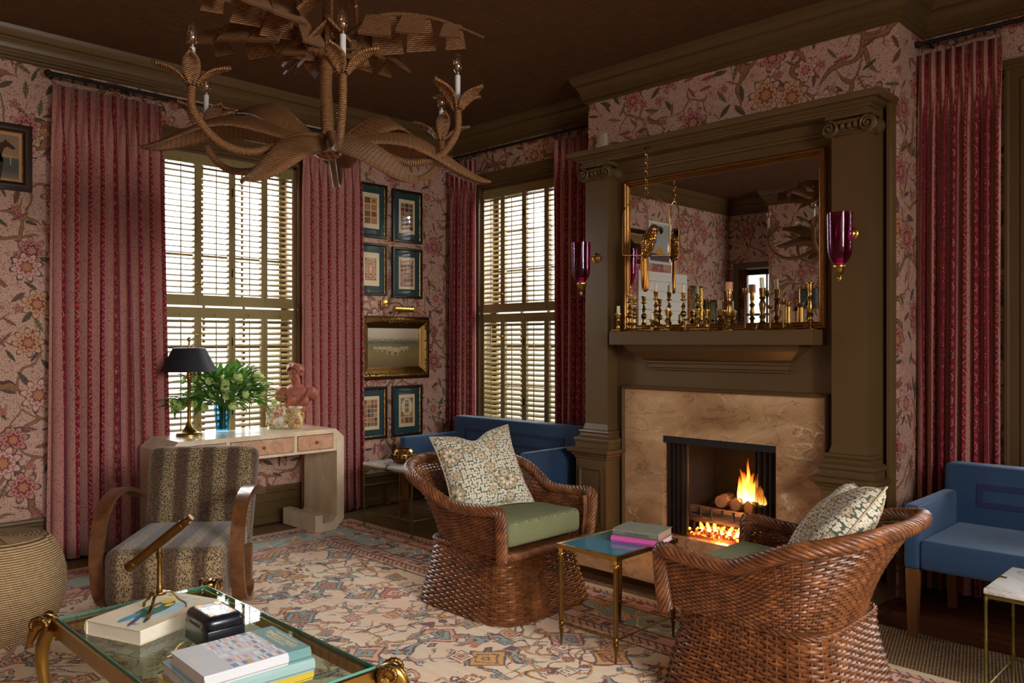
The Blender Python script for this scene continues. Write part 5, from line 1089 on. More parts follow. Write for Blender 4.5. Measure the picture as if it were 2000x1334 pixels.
# ------------------------------------------------------------------ glass and brass coffee table with ram heads
CT = thing('coffee_table', 'low glass coffee table with brass frame and ram head corners', 'coffee table', (-2.585, 1.165, .016))
hx, hy, H_ = .59, .285, .404
b = MB(); b.sweep([(-hx, -hy), (hx, -hy), (hx, hy), (-hx, hy)], [(0, H_-.055), (0, H_-.004), (.006, H_), (.012, H_-.006), (.03, H_-.006), (.03, H_-.012), (.012, H_-.03), (.012, H_-.055)], True); b.build('frame', M['brass'], CT, 30)
b = MB(); b.box(-hx+.013, hx-.013, -hy+.013, hy-.013, H_-.0055, H_+.0045); b.build('glass_top', M['tableglass'], CT, 0)
b = MB(); b.sweep([(-hx+.0125, -hy+.0125), (hx-.0125, -hy+.0125), (hx-.0125, hy-.0125), (-hx+.0125, hy-.0125)], [(0, H_-.0055), (0, H_+.005), (.003, H_+.005), (.003, H_-.0055)], True); b.build('glass_edge', M['glassedge'], CT, 0)
for sx in (-1, 1):
    for sy in (-1, 1):
        az = atan2(sy*.8, sx); E = Matrix.Translation((sx*(hx+.002), sy*(hy+.002), 0)) @ Matrix.Rotation(az, 4, 'Z')
        b = MB(); b.M = E; b.tube(spline([(.0, 0, H_-.03), (.03, 0, H_-.09), (.035, 0, H_-.16), (.012, 0, .13), (-.004, 0, .05), (.0, 0, .02), (.03, 0, .012)], 6), [.026-.0004*k for k in range(25)]+[.016, .017, .018, .018, .017, .016, .015, .014, .013, .012, .011, .01], 10); leg = b.build('leg', M['brass'], CT, 60)
        b = MB(); b.M = E
        b.tube(spline([(-.005, 0, H_-.012), (.03, 0, H_-.008), (.056, 0, H_-.03), (.075, 0, H_-.07), (.084, 0, H_-.092)], 4), [.02, .024, .026, .028, .029, .0285, .028, .0265, .025, .023, .021, .019, .0175, .016, .0145, .013, .012], 10, flat=.85)
        b.ell((.082, 0, H_-.092), .014, .012, .011, 8, 6); b.build('ram_head', M['brass'], leg, 60)
        for s in (-1, 1):
            b = MB(); b.M = E; pts = [(.028+.004*k/30-(.030-.018*t)*cos(t*5.6-.6), s*(.024+.022*t), H_-.012+(.030-.018*t)*sin(t*5.6-.6)) for k, t in [(k, k/40) for k in range(41)]]
            b.tube(pts, [(.0125-.008*k/40)*(1+.14*sin(k*2.1)) for k in range(41)], 8); b.build('horn', M['antique'], leg, 70)
ZG = .016+H_+.0045
def book(name, label, loc, rz, w, l, t, cover, pages=None, spine_side='w', group=None, over=.004):
    E = thing(name, label, 'book', loc, rz, group); c = .003; pages = pages or M['pages']       # spine along x at y=-l/2... l = short side
    b = MB(); b.box(-w/2, w/2, -l/2, l/2, 0, c); b.box(-w/2, w/2, -l/2, l/2, t-c, t); b.add([(-w/2, -l/2, c), (w/2, -l/2, c), (w/2, -l/2-.006, t*.3), (-w/2, -l/2-.006, t*.3), (w/2, -l/2-.006, t*.7), (-w/2, -l/2-.006, t*.7), (w/2, -l/2, t-c), (-w/2, -l/2, t-c)], [(0, 1, 2, 3), (3, 2, 4, 5), (5, 4, 6, 7)]); b.box(-w/2, w/2, -l/2, -l/2+c, c, t-c)
    b.build('cover', cover, E, 0); b = MB(); b.box(-w/2+over, w/2-over, -l/2+c, l/2-over, c, t-c); b.build('page_block', pages, E, 0); return E
def text(body, size, mat, parent, loc, rot, name='lettering', shear=0, ext=.0002):
    cu = bpy.data.curves.new(name, 'FONT'); cu.body = body; cu.size = size; cu.align_x = 'CENTER'; cu.align_y = 'CENTER'; cu.extrude = ext; cu.shear = shear; cu.resolution_u = 2
    o = bpy.data.objects.new(name, cu); COL.objects.link(o); dg = bpy.context.evaluated_depsgraph_get(); me = bpy.data.meshes.new_from_object(o.evaluated_get(dg)); bpy.data.objects.remove(o)
    o = bpy.data.objects.new(name, me); me.materials.clear(); me.materials.append(mat); COL.objects.link(o); o.parent = parent; o.location = loc; o.rotation_euler = rot; o['kind'] = 'stuff'; return o
def flat(b, pts, z, mat, parent, name): b = MB(); b.prism(pts, z, z+.0003); return b.build(name, mat, parent, 0)
pc = lambda nm, c, r=.45: plain(nm, c, r, 0, .06).mat
M['ivorycover'] = pc('ivory_book_cover', (222, 208, 176), .7); M['ink'] = pc('dark_ink', (44, 40, 40)); M['greenink'] = pc('parrot_green_ink', (14, 104, 60), .7); M['blueink'] = pc('blue_ink_wash', (60, 140, 176), .7); M['yellowink'] = pc('yellow_ink', (226, 190, 40), .7); M['navyink'] = pc('navy_ink', (16, 44, 84), .7); M['redink'] = pc('red_ink', (196, 60, 44)); M['skyink'] = pc('pale_wash', (170, 206, 218), .7)
PB_ = book('parrot_book', 'thick ivory book with a painted green parrot cover, under the telescope', (-2.86, 1.118, ZG), radians(-69), .35, .25, .048, M['ivorycover'])
Z = .0481
blob = lambda cx, cy, rx, ry, a=0, n=18: [(cx+rx*cos(t)*cos(a)-ry*sin(t)*sin(a), cy+rx*cos(t)*sin(a)+ry*sin(t)*cos(a)) for t in [tau*k/n for k in range(n)]]
for k, (pts, m, nm) in enumerate(((blob(.04, -.045, .08, .028, .2), 'skyink', 'painted_wash'), (blob(-.05, -.03, .075, .03, -.1), 'skyink', 'painted_wash'), (blob(.0, .005, .098, .042, .15), 'greenink', 'painted_parrot_body'), (blob(-.1, .01, .05, .016, .1), 'blueink', 'painted_tail'), (blob(-.11, -.03, .06, .008, .45), 'navyink', 'painted_tail_feather'), (blob(-.07, -.045, .06, .007, .6), 'navyink', 'painted_branch'),
    (blob(.085, .03, .034, .022, .5), 'yellowink', 'painted_head'), (blob(.02, .012, .02, .006, .3), 'redink', 'painted_wing_patch'), (blob(.05, -.012, .02, .012, .2), 'yellowink', 'painted_wing_edge'), (blob(-.03, .0, .02, .006, .8), 'navyink', 'painted_wing_mark'))): flat(None, [(-a, -c) for a, c in pts], Z+k*.0004, M[m], PB_, nm)
text('Parrots of', .036, M['ink'], PB_, (-.14, -.03, Z), (0, 0, radians(90)), shear=.3); text('Parrot Art\nLear Plates', .010, M['ink'], PB_, (.135, .05, Z), (0, 0, radians(90)), shear=.3)
BX = thing('lacquer_box', 'black lacquered box with gilt leaf corners on the glass table', 'box', (-2.545, 1.185, ZG), radians(-2)); BX.scale = (1.1, 1, .86)
M['lacquer'] = plain('navy_black_lacquer', (20, 22, 32), .3, 0, .1, 8, coat=.2).mat
b = MB(); b.rbox(-.083, .083, -.062, .062, .006, .079, .004, 2); b.build('body', M['lacquer'], BX, 50)
b = MB(); b.rbox(-.0855, .0855, -.0645, .0645, .03, .126, .026, 4); lid = b.build('lid', M['lacquer'], BX, 60)
for v in lid.data.vertices:
    v.co.z = max(.0795, v.co.z)
for sx in (-1, 1):
    for sy in (-1, 1):
        b = MB(); b.ell((sx*.07, sy*.05, .004), .008, .008, .004, 8, 5); b.build('foot', M['gold'], BX, 60)
        RR = random.Random(sx*3+sy); cx_, cy_ = sx*.046, sy*.03; b = MB()
        b.prism([(cx_+(.024 if k % 2 else .012)*RR.uniform(.7, 1.15)*cos(tau*k/14), cy_+(.018 if k % 2 else .009)*RR.uniform(.7, 1.1)*sin(tau*k/14)) for k in range(14)], .1255, .1266); b.build('gilt_leaf', M['brassdk'], BX, 0)
        b = MB(); b.prism([((.0 if False else cx_)+sx*.0+(.016 if k % 2 else .008)*RR.uniform(.7, 1.1)*cos(tau*k/12), .088+(.014 if k % 2 else .007)*RR.uniform(.7, 1.1)*sin(tau*k/12)) for k in range(12)], .0640, .0652, lambda a, c, h: (a, sy*h, c)); b.build('gilt_leaf', M['brassdk'], BX, 0)
def shop_mat():
    n = NT('shop_front_cover'); x, y, z = n.sep(n.obj()); x = x*1.0; gx, gy = x*22, y*24; fx, fy = gx.fract(), gy.fract(); r = n.white(n.comb((x*150).floor(), (y*24).floor(), 0)); r2 = n.white(n.comb((x*22).floor(), (y*24).floor(), 4))
    art = n.ramp(r, [(0, srgb(214, 214, 216)), (.35, srgb(186, 196, 204)), (.5, srgb(214, 150, 120)), (.62, srgb(120, 140, 170)), (.72, srgb(224, 222, 220)), (.85, srgb(196, 170, 190)), (.95, srgb(206, 160, 80))], 'CONSTANT'); art = n.mix((fy < .35).max(fx < .08), art, srgb(198, 198, 200))
    col = n.mix((x > -.07)*(x < .085), srgb(196, 197, 198), art); col = n.mix(x > .085, col, srgb(104, 142, 140)); n.set(col=col, rough=.6, spec=.2); return n.mat
M['shopcover'] = shop_mat(); M['tealcover'] = pc('pale_teal_jacket', (140, 168, 164), .6); M['photocover'] = pc('dark_photo_jacket', (120, 140, 140), .3); M['yellowcover'] = pc('yellow_board', (190, 164, 40), .6); M['greypages'] = plain('grey_white_pages', (206, 204, 198), .8, 0, .08, 80).mat
bz = ZG; M['goldink'] = pc('gold_ink', (206, 170, 90))
bk3 = book('art_book', 'yellow edged art book at the bottom of the stack on the glass table', (-2.20, 1.085, bz), radians(89), .345, .27, .03, M['yellowcover'], M['greypages'], group='art books stacked on the glass table'); bz += .03
bk2 = book('art_book', 'pale teal jacketed art book in the middle of the stack on the glass table', (-2.19, 1.09, bz), radians(86), .34, .265, .036, M['tealcover'], M['greypages'], group='art books stacked on the glass table'); bz += .036
bk1 = book('art_book', 'grey and teal art book with a shop shelf cover on top of the stack', (-2.175, 1.09, bz), radians(88), .31, .235, .034, M['shopcover'], M['greypages'], group='art books stacked on the glass table')
for y_, s, tx in ((-.0, .013, 'MARIN MONTAGUT'), (-.0, .026, 'TIMELESS PARIS'), (0, .008, 'ATELIERS EMPORIUMS SAVOIR FAIRE')):
    text(tx, s, M['goldink'], bk1, ({.013: .105, .026: .122, .008: .142}[s], 0, .0341), (0, 0, radians(-90)))
text('Flammarion', .011, M['goldink'], bk1, (-.135, .0, .0341), (0, 0, radians(-90)))
# telescope standing on the parrot book
TE = thing('brass_telescope', 'aged brass tabletop telescope on a tripod foot', 'telescope', (-2.83, 1.12, ZG+.0481), radians(44.8)); TE.scale = (.78, .78, .78)
b = MB(); b.lathe([(.0, .075), (.028, .076), (.03, .082), (.028, .088), (.013, .09), (.014, .11), (.012, .114), (.0105, .118), (.0105, .235), (.015, .238), (.015, .258), (.01, .262), (.008, .285), (0, .287)], 18); b.build('pillar', M['brassdk'], TE, 40)
for k in range(3):
    a = radians(-90+120*k); b = MB(); b.ribbon(spline([(.02*cos(a), .02*sin(a), .082), (.05*cos(a), .05*sin(a), .078), (.075*cos(a), .075*sin(a), .045), (.105*cos(a), .105*sin(a), .022), (.11*cos(a), .11*sin(a), .002)], 5), .012, .007, (-sin(a), cos(a), 0)); b.build('foot', M['brass'], TE, 40)
b = MB(); b.M = Matrix.Translation((-.01, 0, .296)) @ Matrix.Rotation(radians(51), 4, 'Y'); b.lathe([(.0, -.17), (.02, -.17), (.0235, -.165), (.0235, -.13), (.021, -.128), (.021, .14), (.019, .142), (.019, .165), (.022, .166), (.022, .172), (.012, .174), (.012, .186), (.016, .188), (.016, .193), (0, .193)], 24); tb = b.build('barrel', M['brassdk'], TE, 40)
# ------------------------------------------------------------------ wicker tub chairs
def superpt(a, hx, hy, n):
    c, s = cos(a), sin(a); k = (abs(c/hx)**n+abs(s/hy)**n)**(-1/n); return k*c, k*s
def wicker_chair(label, loc, rz):
    E = thing('wicker_armchair', label, 'armchair', loc, rz, 'wicker armchairs by the fire')       # local: faces +x, origin at floor centre
    # skirt: closed woven drum flaring to the floor
    NS = 60; rows = 25; wk = MB()
    def skirt(a, z):
        t = z/.34; f = lerp(1, .84, smooth01(t*.95))-.025*sin(pi*t); return superpt(a, .365*f, .35*f, 5.5)
    for r in range(rows):
        z = .010+r*.0133; pts = []
        for k in range(NS*2):
            a = tau*k/(NS*2); x, y = skirt(a, z); n = Vector((x, y, 0)).normalized(); w = .0055*(1 if ((k//2)+r) % 2 else -1)*(.6 if k % 2 else 1)
            pts.append((x+n.x*w, y+n.y*w, z+.0012*sin(k*1.7+r)))
        wk.tube(pts, .0074, 5, True)
    stuff(wk.build('skirt_weave', M['wicker'], E, 70)); stk = MB()
    for k in range(NS):
        a = tau*(k+.25)/NS; stk.tube([(*skirt(a, z), z) for z in (0.002, .08, .17, .26, .335)], .0045, 5)
    stuff(stk.build('skirt_stakes', M['wicker'], E, 70))
    # shell: from one front post round the back to the other
    hx, hy = .305, .30
    def plan(s):                                             # s in 0..1 -> point and outward normal on the seat-level path
        Ls, ang = .40, pi*.5*.19; pts = plan.pts; q = s*(len(pts)-1); i = min(int(q), len(pts)-2); return pts[i].lerp(pts[i+1], q-i)
    ctrl = [(.30, -.30), (.16, -.302), (0, -.30), (-.14, -.288), (-.235, -.245), (-.285, -.15), (-.30, 0), (-.285, .15), (-.235, .245), (-.14, .288), (0, .30), (.16, .302), (.30, .30)]
    sp = spline([(x, y, 0) for x, y in ctrl], 14); ln = [0]
    for i in range(len(sp)-1): ln.append(ln[-1]+(sp[i+1]-sp[i]).length)
    N = 200; pts = []; j = 0
    for i in range(N+1):
        d = ln[-1]*i/N
        while j < len(ln)-2 and ln[j+1] < d: j += 1
        pts.append(sp[j].lerp(sp[j+1], (d-ln[j])/max(1e-9, ln[j+1]-ln[j])))
    plan.pts = pts; L = ln[-1]
    def back(s): return smooth01((.5-abs(s-.5)-.16)/.26)     # 0 along the arms, 1 at the back
    def rimz(s): e = .5-abs(s-.5); return .565-.018*sin(pi*min(1, e/.3))+.155*back(s)
    def shell(s, t):
        p = plan(s); a = plan(max(0, s-.01)); c = plan(min(1, s+.01)); tg = (c-a).normalized(); n = Vector((tg.y, -tg.x, 0))*1
        if n.dot(Vector((p.x, p.y, 0))) < 0: n = -n
        out = lerp(.045, .18, back(s))*t**1.6+.012*t; zb = .33; return p+n*out+Vector((0, 0, lerp(zb, rimz(s), t))), n
    sh = MB(); NR = 27; K = 74
    for r in range(NR):
        t = (r+.5)/NR; q = []
        for k in range(K*2+1):
            s = k/(K*2); p, n = shell(s, t); w = .0052*(1 if ((k//2)+r) % 2 else -1)*(.6 if k % 2 else 1); q.append(p+n*w+Vector((0, 0, .001*sin(k*1.3+r*2))))
        sh.tube(q, .0062 if r < 20 else .0052, 5)
    stuff(sh.build('shell_weave', M['wicker'], E, 70)); sk = MB()
    for k in range(K+1):
        s = (k+.25)/K
        if s <= 1: sk.tube([shell(s, t)[0] for t in (0, .2, .4, .6, .8, 1)], .0042, 5)
    stuff(sk.build('shell_stakes', M['wicker'], E, 70))
    # braided rolls
    def braid(path, name, rad, strands, r, pitch, closed=False):
        P = [Vector(p) for p in path]; D = [0]
        for i in range(len(P)-1): D.append(D[-1]+(P[i+1]-P[i]).length)
        M_ = int(D[-1]/.011); Q = []; j = 0
        for i in range(M_+1):
            d = D[-1]*i/M_
            while j < len(D)-2 and D[j+1] < d: j += 1
            Q.append(P[j].lerp(P[j+1], (d-D[j])/max(1e-9, D[j+1]-D[j])))
        b = MB(); fr = []; prev = None
        for i in range(len(Q)):
            t = (Q[min(i+1, len(Q)-1)]-Q[max(0, i-1)]).normalized(); u = t.orthogonal() if prev is None else prev-t*prev.dot(t); u.normalize(); prev = u; fr.append((u, t.cross(u)))
        for m in range(strands):
            b.tube([Q[i]+(fr[i][0]*cos(tau*(m/strands+i*.011/pitch))+fr[i][1]*sin(tau*(m/strands+i*.011/pitch)))*rad for i in range(len(Q))], r, 6)
        core = MB(); stuff(b.build(name, M['wicker'], E, 70))
    top = [shell(k/120, 1)[0]+shell(k/120, 1)[1]*.012+Vector((0, 0, .008)) for k in range(121)]
    e0, e1 = top[0], top[-1]; f0 = [Vector((.315, -.325, .32)), Vector((.325, -.335, .42)), Vector((.328, -.345, .52)), Vector((.322, -.352, .565))]; f1 = [Vector((p.x, -p.y, p.z)) for p in f0]
    braid(spline(f0+[top[2]]+top[6:-6:4]+[top[-3]]+list(reversed(f1)), 4), 'rim_braid', .0215, 8, .0098, .21)
    braid(spline([(.318, -.335, .43), (.322, -.325, .36), (.325, -.28, .335), (.328, 0, .332), (.325, .28, .335), (.322, .325, .36), (.318, .335, .43)], 8), 'seat_braid', .015, 7, .0078, .15)
    braid([( *superpt(tau*k/100, .307, .297, 5.5), .335) for k in range(101)], 'waist_braid', .006, 3, .006, .1)
    for s in (-1, 1):                                        # plaited front post bands
        b = MB()
        for k in range(5): b.tube(spline([(.305+.004*k, s*(.292+.014*k), .335), (.311+.003*k, s*(.298+.014*k), .42), (.312+.002*k, s*(.302+.014*k), .50), (.306, s*(.305+.013*k), .56)], 4), .0085, 6)
        stuff(b.build('post_band', M['wicker'], E, 70))
    b = MB(); b.prism([(superpt(tau*k/40, .295, .285, 6)) for k in range(40)], .325, .345); b.build('seat_deck', M['wicker'], E, 30)
    return E
W1C = wicker_chair('brown wicker armchair with its back to the studded bowl table', (-3.105, 3.065, .016), 0)
W2C = copy_tree(W1C); W2C.location = (-1.52, 3.045, .016); W2C.rotation_euler = (0, 0, pi)
W2C['label'] = 'brown wicker armchair with its back to the white marble side table'
def cushion(label, loc, rz):
    b = MB(); b.rbox(-.285, .315, -.275, .275, 0, .125, .03, 3); o = b.build('seat_cushion', M['tweed'], None, 60, loc, (0, 0, rz))
    for v in o.data.vertices:
        if v.co.z > .08: v.co.z += .018*max(0, 1-(v.co.x/.33)**2)*max(0, 1-(v.co.y/.3)**2)
        if v.co.x < -.1: v.co.y *= 1-.28*((-.1-v.co.x)/.185)**2
    return tag(o, label, 'cushion', 'green tweed seat cushions')
cushion('green herringbone seat cushion on the wicker chair by the studded bowl table', (-3.105, 3.065, .016+.372), 0); cushion('green herringbone seat cushion on the wicker chair by the white marble table', (-1.52, 3.045, .016+.372), pi)
def pillow(label, loc, rot, s=.48):
    def f(u, v, sd):
        x, y = u*2-1, v*2-1; e = max(0, 1-abs(x)**2.6)*max(0, 1-abs(y)**2.6); pin = 1-.10*(1-abs(y)**2)*abs(x)**3-0; pin2 = 1-.10*(1-abs(x)**2)*abs(y)**3
        notch = -.20*exp(-(x/.30)**2)*max(0, y)**2.2; th = .085*e**.45*(1-.35*exp(-(x/.3)**2)*max(0, y)**2)
        return (x*s/2*pin, sd*th+.012*sin(x*5+y*3)*e, (y*pin2+notch)*s/2)
    b = MB(); uv = lambda u, v: (u*s*1.6, v*s*1.6)
    b.grid(26, 26, lambda u, v: f(u, v, 1), uv); b.grid(26, 26, lambda u, v: f(u, v, -1), lambda u, v: (u*s*1.6+.9, v*s*1.6+.4))
    E = thing('scatter_pillow', label, 'pillow', loc, 0, 'shell print pillows'); E.rotation_euler = rot; o = b.build('cover', M['pillow'], E, 80)
    ring = [(i/26, 0) for i in range(26)]+[(1, i/26) for i in range(26)]+[(1-i/26, 1) for i in range(26)]+[(0, 1-i/26) for i in range(26)]
    b = MB(); b.tube([f(u, v, 0) for u, v in ring], .0042, 6, True); b.build('piping', M['linen'], E, 70); return E
pillow('shell print linen pillow on the wicker chair by the studded bowl table', (-3.265, 3.05, .70), (radians(32), radians(6), radians(-110)), .48)
pillow('shell print linen pillow on the wicker chair by the white marble table', (-1.31, 3.06, .675), (radians(38), radians(8), radians(126)), .46)
# ------------------------------------------------------------------ brass side table with blue glass top
SD = thing('brass_side_table', 'small fluted brass side table with a blue glass top between the wicker chairs', 'side table', (-2.29, 3.005, .016)); hx, hy, T_ = .172, .236, .466
b = MB(); b.sweep([(-hx, -hy), (hx, -hy), (hx, hy), (-hx, hy)], [(0, T_-.02), (0, T_), (.012, T_), (.012, T_-.02)], True); b.build('top_frame', M['brass'], SD, 0)
bl = NT('blue_mirror_glass'); bl.set(col=srgb(62, 132, 152), rough=.06, coat=.3); b = MB(); b.box(-hx+.0122, hx-.0122, -hy+.0122, hy-.0122, T_-.012, T_-.002); b.build('glass_top', bl.mat, SD, 0)
flute = lambda a, z: 1+.07*cos(a*10)
for sx in (-1, 1):
    for sy in (-1, 1):
        b = MB(); b.lathe([(.004, 0), (.007, .05), (.010, .075), (.013, .08), (.009, .086), (.013, .095), (.0125, .105), (.009, .11), (.0115, .116)], 20, (sx*(hx-.016), sy*(hy-.016), 0)); lg = b.build('leg', M['brassdk'], SD, 40)
        b = MB(); b.lathe([(.0105, .116), (.0105, T_-.055)], 40, (sx*(hx-.016), sy*(hy-.016), 0), lob=flute); b.build('fluted_shaft', M['brassdk'], lg, 30)
        b = MB(); b.lathe([(.0105, T_-.055), (.014, T_-.05), (.014, T_-.044), (.011, T_-.04), (.015, T_-.03), (.015, T_-.02)], 20, (sx*(hx-.016), sy*(hy-.016), 0)); b.build('collar', M['gold'], lg, 40)
for sx in (-1, 1): b = MB(); b.tube([(sx*(hx-.016), -hy+.02, .1), (sx*(hx-.016), hy-.02, .1)], .0045, 8); b.build('stretcher', M['brass'], SD, 40)
for sy in (-1,): b = MB(); b.tube([(-hx+.02, sy*(hy-.016), .1), (hx-.02, sy*(hy-.016), .1)], .0045, 8); b.build('stretcher', M['brass'], SD, 40)
zt = .016+T_-.0005; M['pinkcloth'] = pc('hot_pink_cloth', (226, 96, 178)); M['greycloth'] = pc('grey_green_cloth', (126, 126, 108), .8); M['tanpages'] = plain('tan_pages', (176, 140, 108), .8, 0, .1, 80).mat
kb = book('cloth_book', 'bright pink cloth book under the grey one on the blue glass', (-2.215, 3.09, zt), radians(14), .235, .175, .026, M['pinkcloth'], group='books on the blue glass table')
text('THE SEA, THE SEA', .012, pc('pale_lettering', (226, 190, 214)), kb, (0, -.094, .013), (radians(90), 0, 0)) if False else None
ga = book('cloth_book', 'grey green cloth geometry book on top of the pink one', (-2.215, 3.095, zt+.026), radians(12), .225, .165, .034, M['greycloth'], M['tanpages'], group='books on the blue glass table')
text('SOLID GEOMETRY', .0145, pc('dark_teal_lettering', (30, 52, 54)), ga, (.01, -.0888, .017), (radians(90), 0, 0))
# ------------------------------------------------------------------ marble topped bamboo brass tables
def nest_table(label, loc, w, d, h, rz=0):
    E = thing('marble_side_table', label, 'side table', loc, rz); b = MB(); b.rbox(-w/2, w/2, -d/2, d/2, h-.022, h, .006, 2); b.build('marble_top', M['whitemarble'], E, 40)
    b = MB(); fr = [(-w/2+.008, -d/2+.008, h-.03), (w/2-.008, -d/2+.008, h-.03), (w/2-.008, d/2-.008, h-.03), (-w/2+.008, d/2-.008, h-.03)]; b.tube(fr, .0075, 6, True); b.build('top_rail', M['verdi'], E, 60)
    for sx in (-1, 1):
        for sy in (-1, 1):
            b = MB(); x, y = sx*(w/2-.008), sy*(d/2-.008); pr = [(.009, 0), (.009, .008), (.006, .012)]
            for k in range(3): z = lerp(.0, h-.03, (k+1)/3); pr += [(.006, z-.02), (.0085, z-.01), (.006, z-.001)]
            b.lathe(pr, 10, (x, y, 0)); b.build('leg', M['verdi'], E, 40)
    c = [(-w/2+.008, -d/2+.008, .115), (w/2-.008, -d/2+.008, .115), (w/2-.008, d/2-.008, .115), (-w/2+.008, d/2-.008, .115)]
    for k in range(4): b = MB(); b.tube([c[k], c[(k+1) % 4]], .005, 6); b.build('stretcher', M['verdi'], E, 40)
    for s in (-1, 1):
        b = MB(); b.tube(spline([(s*.0, -d/2+.004, h-.034), (s*.0, -d/2-.006, h-.012), (0, -d/2+.004, h+.004), (0, -d/2+.03, h+.003)], 4), .004, 6) if s < 0 else b.tube(spline([(-w/2+.004, 0, h-.034), (-w/2-.006, 0, h-.012), (-w/2+.004, 0, h+.004), (-w/2+.03, 0, h+.003)], 4), .004, 6); b.build('clasp', M['verdi'], E, 60)
    return E
nest_table('marble topped brass side table holding the studded bowl', (-4.825, 3.725, .0162), .6, .35, .479)
nest_table('white marble topped side table beside the wicker chair, in front of the sofa', (-.53, 3.52, .0162), .66, .40, .484)
SB = thing('studded_bowl', 'small round amber bowl covered with dark studs', 'bowl', (-4.875, 3.745, .4955))
b = MB(); b.lathe([(.0, 0), (.05, 0), (.075, .02), (.086, .05), (.08, .08), (.062, .1), (.06, .107), (.054, .107), (.055, .1), (.07, .078), (.074, .05), (.06, .02), (0, .012)], 28); b.build('body', metal('amber_lustre', (176, 128, 66), .35, .4), SB, 60)
b = MB()
for r, z, n in ((.069, .016, 14), (.083, .036, 16), (.088, .056, 16), (.08, .08, 14)):
    for k in range(n): a = tau*(k+(.5 if n == 16 else 0))/n; b.ell((r*cos(a), r*sin(a), z), .009, .009, .009, 7, 5)
stuff(b.build('studs', M['bronzeblk'], SB, 60))
# ------------------------------------------------------------------ blue velvet sofas
def sofa(label, loc, w=1.445):
    E = thing('velvet_sofa', label, 'sofa', loc, 0, 'blue velvet sofas under the windows'); h = w/2            # local: front at y=0 facing -y, back at y=.70
    b = MB(); b.rbox(-h+.066, h-.066, .0, .62, .325, .465, .022, 3); st_ = b.build('seat', M['blue'], E, 60)
    for v in st_.data.vertices:
        if v.co.z > .43: v.co.z += .012*max(0, 1-(v.co.x/h)**4)*sin(pi*max(0, min(1, v.co.y/.6)))
    for s in (-1, 1): b = MB(); b.rbox(min(s*h, s*(h-.068)), max(s*h, s*(h-.068)), -.005, .64, .325, .628, .016, 3); b.build('arm', M['blue'], E, 60)
    b = MB(); b.rbox(-h+.002, h-.002, .56, .70, .33, .765, .03, 3); bk_ = b.build('backrest', M['blue'], E, 60)
    for v in bk_.data.vertices: v.co.y += .05*(v.co.z-.46)
    y = .5535+.0128; b = MB()
    b.sweep([(-.56, .555), (.56, .555), (.56, .675), (-.56, .675)], [(0, .0), (0, .003), (.03, .003), (.03, 0)], True, lambda a, c, d: (a, .5585+.05*(c-.46)-d, c)); b.build('navy_band', M['navy'], E, 0)
    for sx in (-1, 1):
        for yy in (.028, .62):
            b = MB(); b.M = Matrix.Translation((sx*(h-.034), yy, 0)); b.add([(-.019, -.019, 0), (.019, -.019, 0), (.019, .019, 0), (-.019, .019, 0), (-.028, -.026, .325), (.028, -.026, .325), (.028, .026, .325), (-.028, .026, .325)], [(0, 3, 2, 1), (4, 5, 6, 7), (0, 1, 5, 4), (1, 2, 6, 5), (2, 3, 7, 6), (3, 0, 4, 7)]); b.build('leg', M['oakleg'], E, 0)
    return E
S1 = sofa('blue velvet sofa with a navy rectangle on its back, beside the framed plates', (-4.59, 4.045, .006))
S2 = copy_tree(S1); S2.location = (-.662, 4.045, .006); S2['label'] = 'blue velvet sofa with a navy rectangle on its back, behind the white marble table'
# ------------------------------------------------------------------ woven palm chandelier
CH = thing('palm_chandelier', 'woven seagrass chandelier with palm fronds, curling arms and candle bulbs', 'chandelier', (-3.034, 1.92, 0), radians(44.8))
# local: x = rt direction (angles measured from x towards depth)
b = MB(); b.tube([(0, 0, 2.30), (-.008, 0, 2.5), (0, 0, 2.75), (0, 0, ZC-.03)], [.028, .026, .024, .02], 12, uvs=1); b.build('stem', M['wrap'], CH, 60)
b = MB(); b.lathe([(.03, ZC-.06), (.07, ZC-.03), (.075, ZC-.002), (0, ZC-.002)], 20); b.build('ceiling_rose', M['seagrass'], CH, 40)
b = MB(); b.lathe([(.0, 2.195), (.03, 2.198), (.055, 2.215), (.066, 2.245), (.06, 2.275), (.045, 2.30), (.03, 2.315)], 24); b.build('hub', M['seagrass'], CH, 60)
pb = MB(); pb.grid(6, 10, lambda u, v: ((u-.5)*.052*sin(pi*min(1, v*.96+.03))**.7, .012+.06*v+.045*v*v, (.115*v-.05*v*v-abs(u-.5)*.02)), lambda u, v: (u*.052, v*.12)); PETAL = None
nf = NT('woven_leaf'); u, v, _ = nf.sep(nf.obj()); M['wleaf'] = M['seagrass']
def sol(o, t=.005): m = o.modifiers.new('t', 'SOLIDIFY'); m.thickness = t; m.offset = 0; return o
bulb = MB(); bulb.lathe([(.008, 0), (.017, .012), (.021, .03), (.019, .052), (.011, .072), (.004, .083), (0, .086)], 18, cap=False); BULB = FILA = SLV = COLL = None
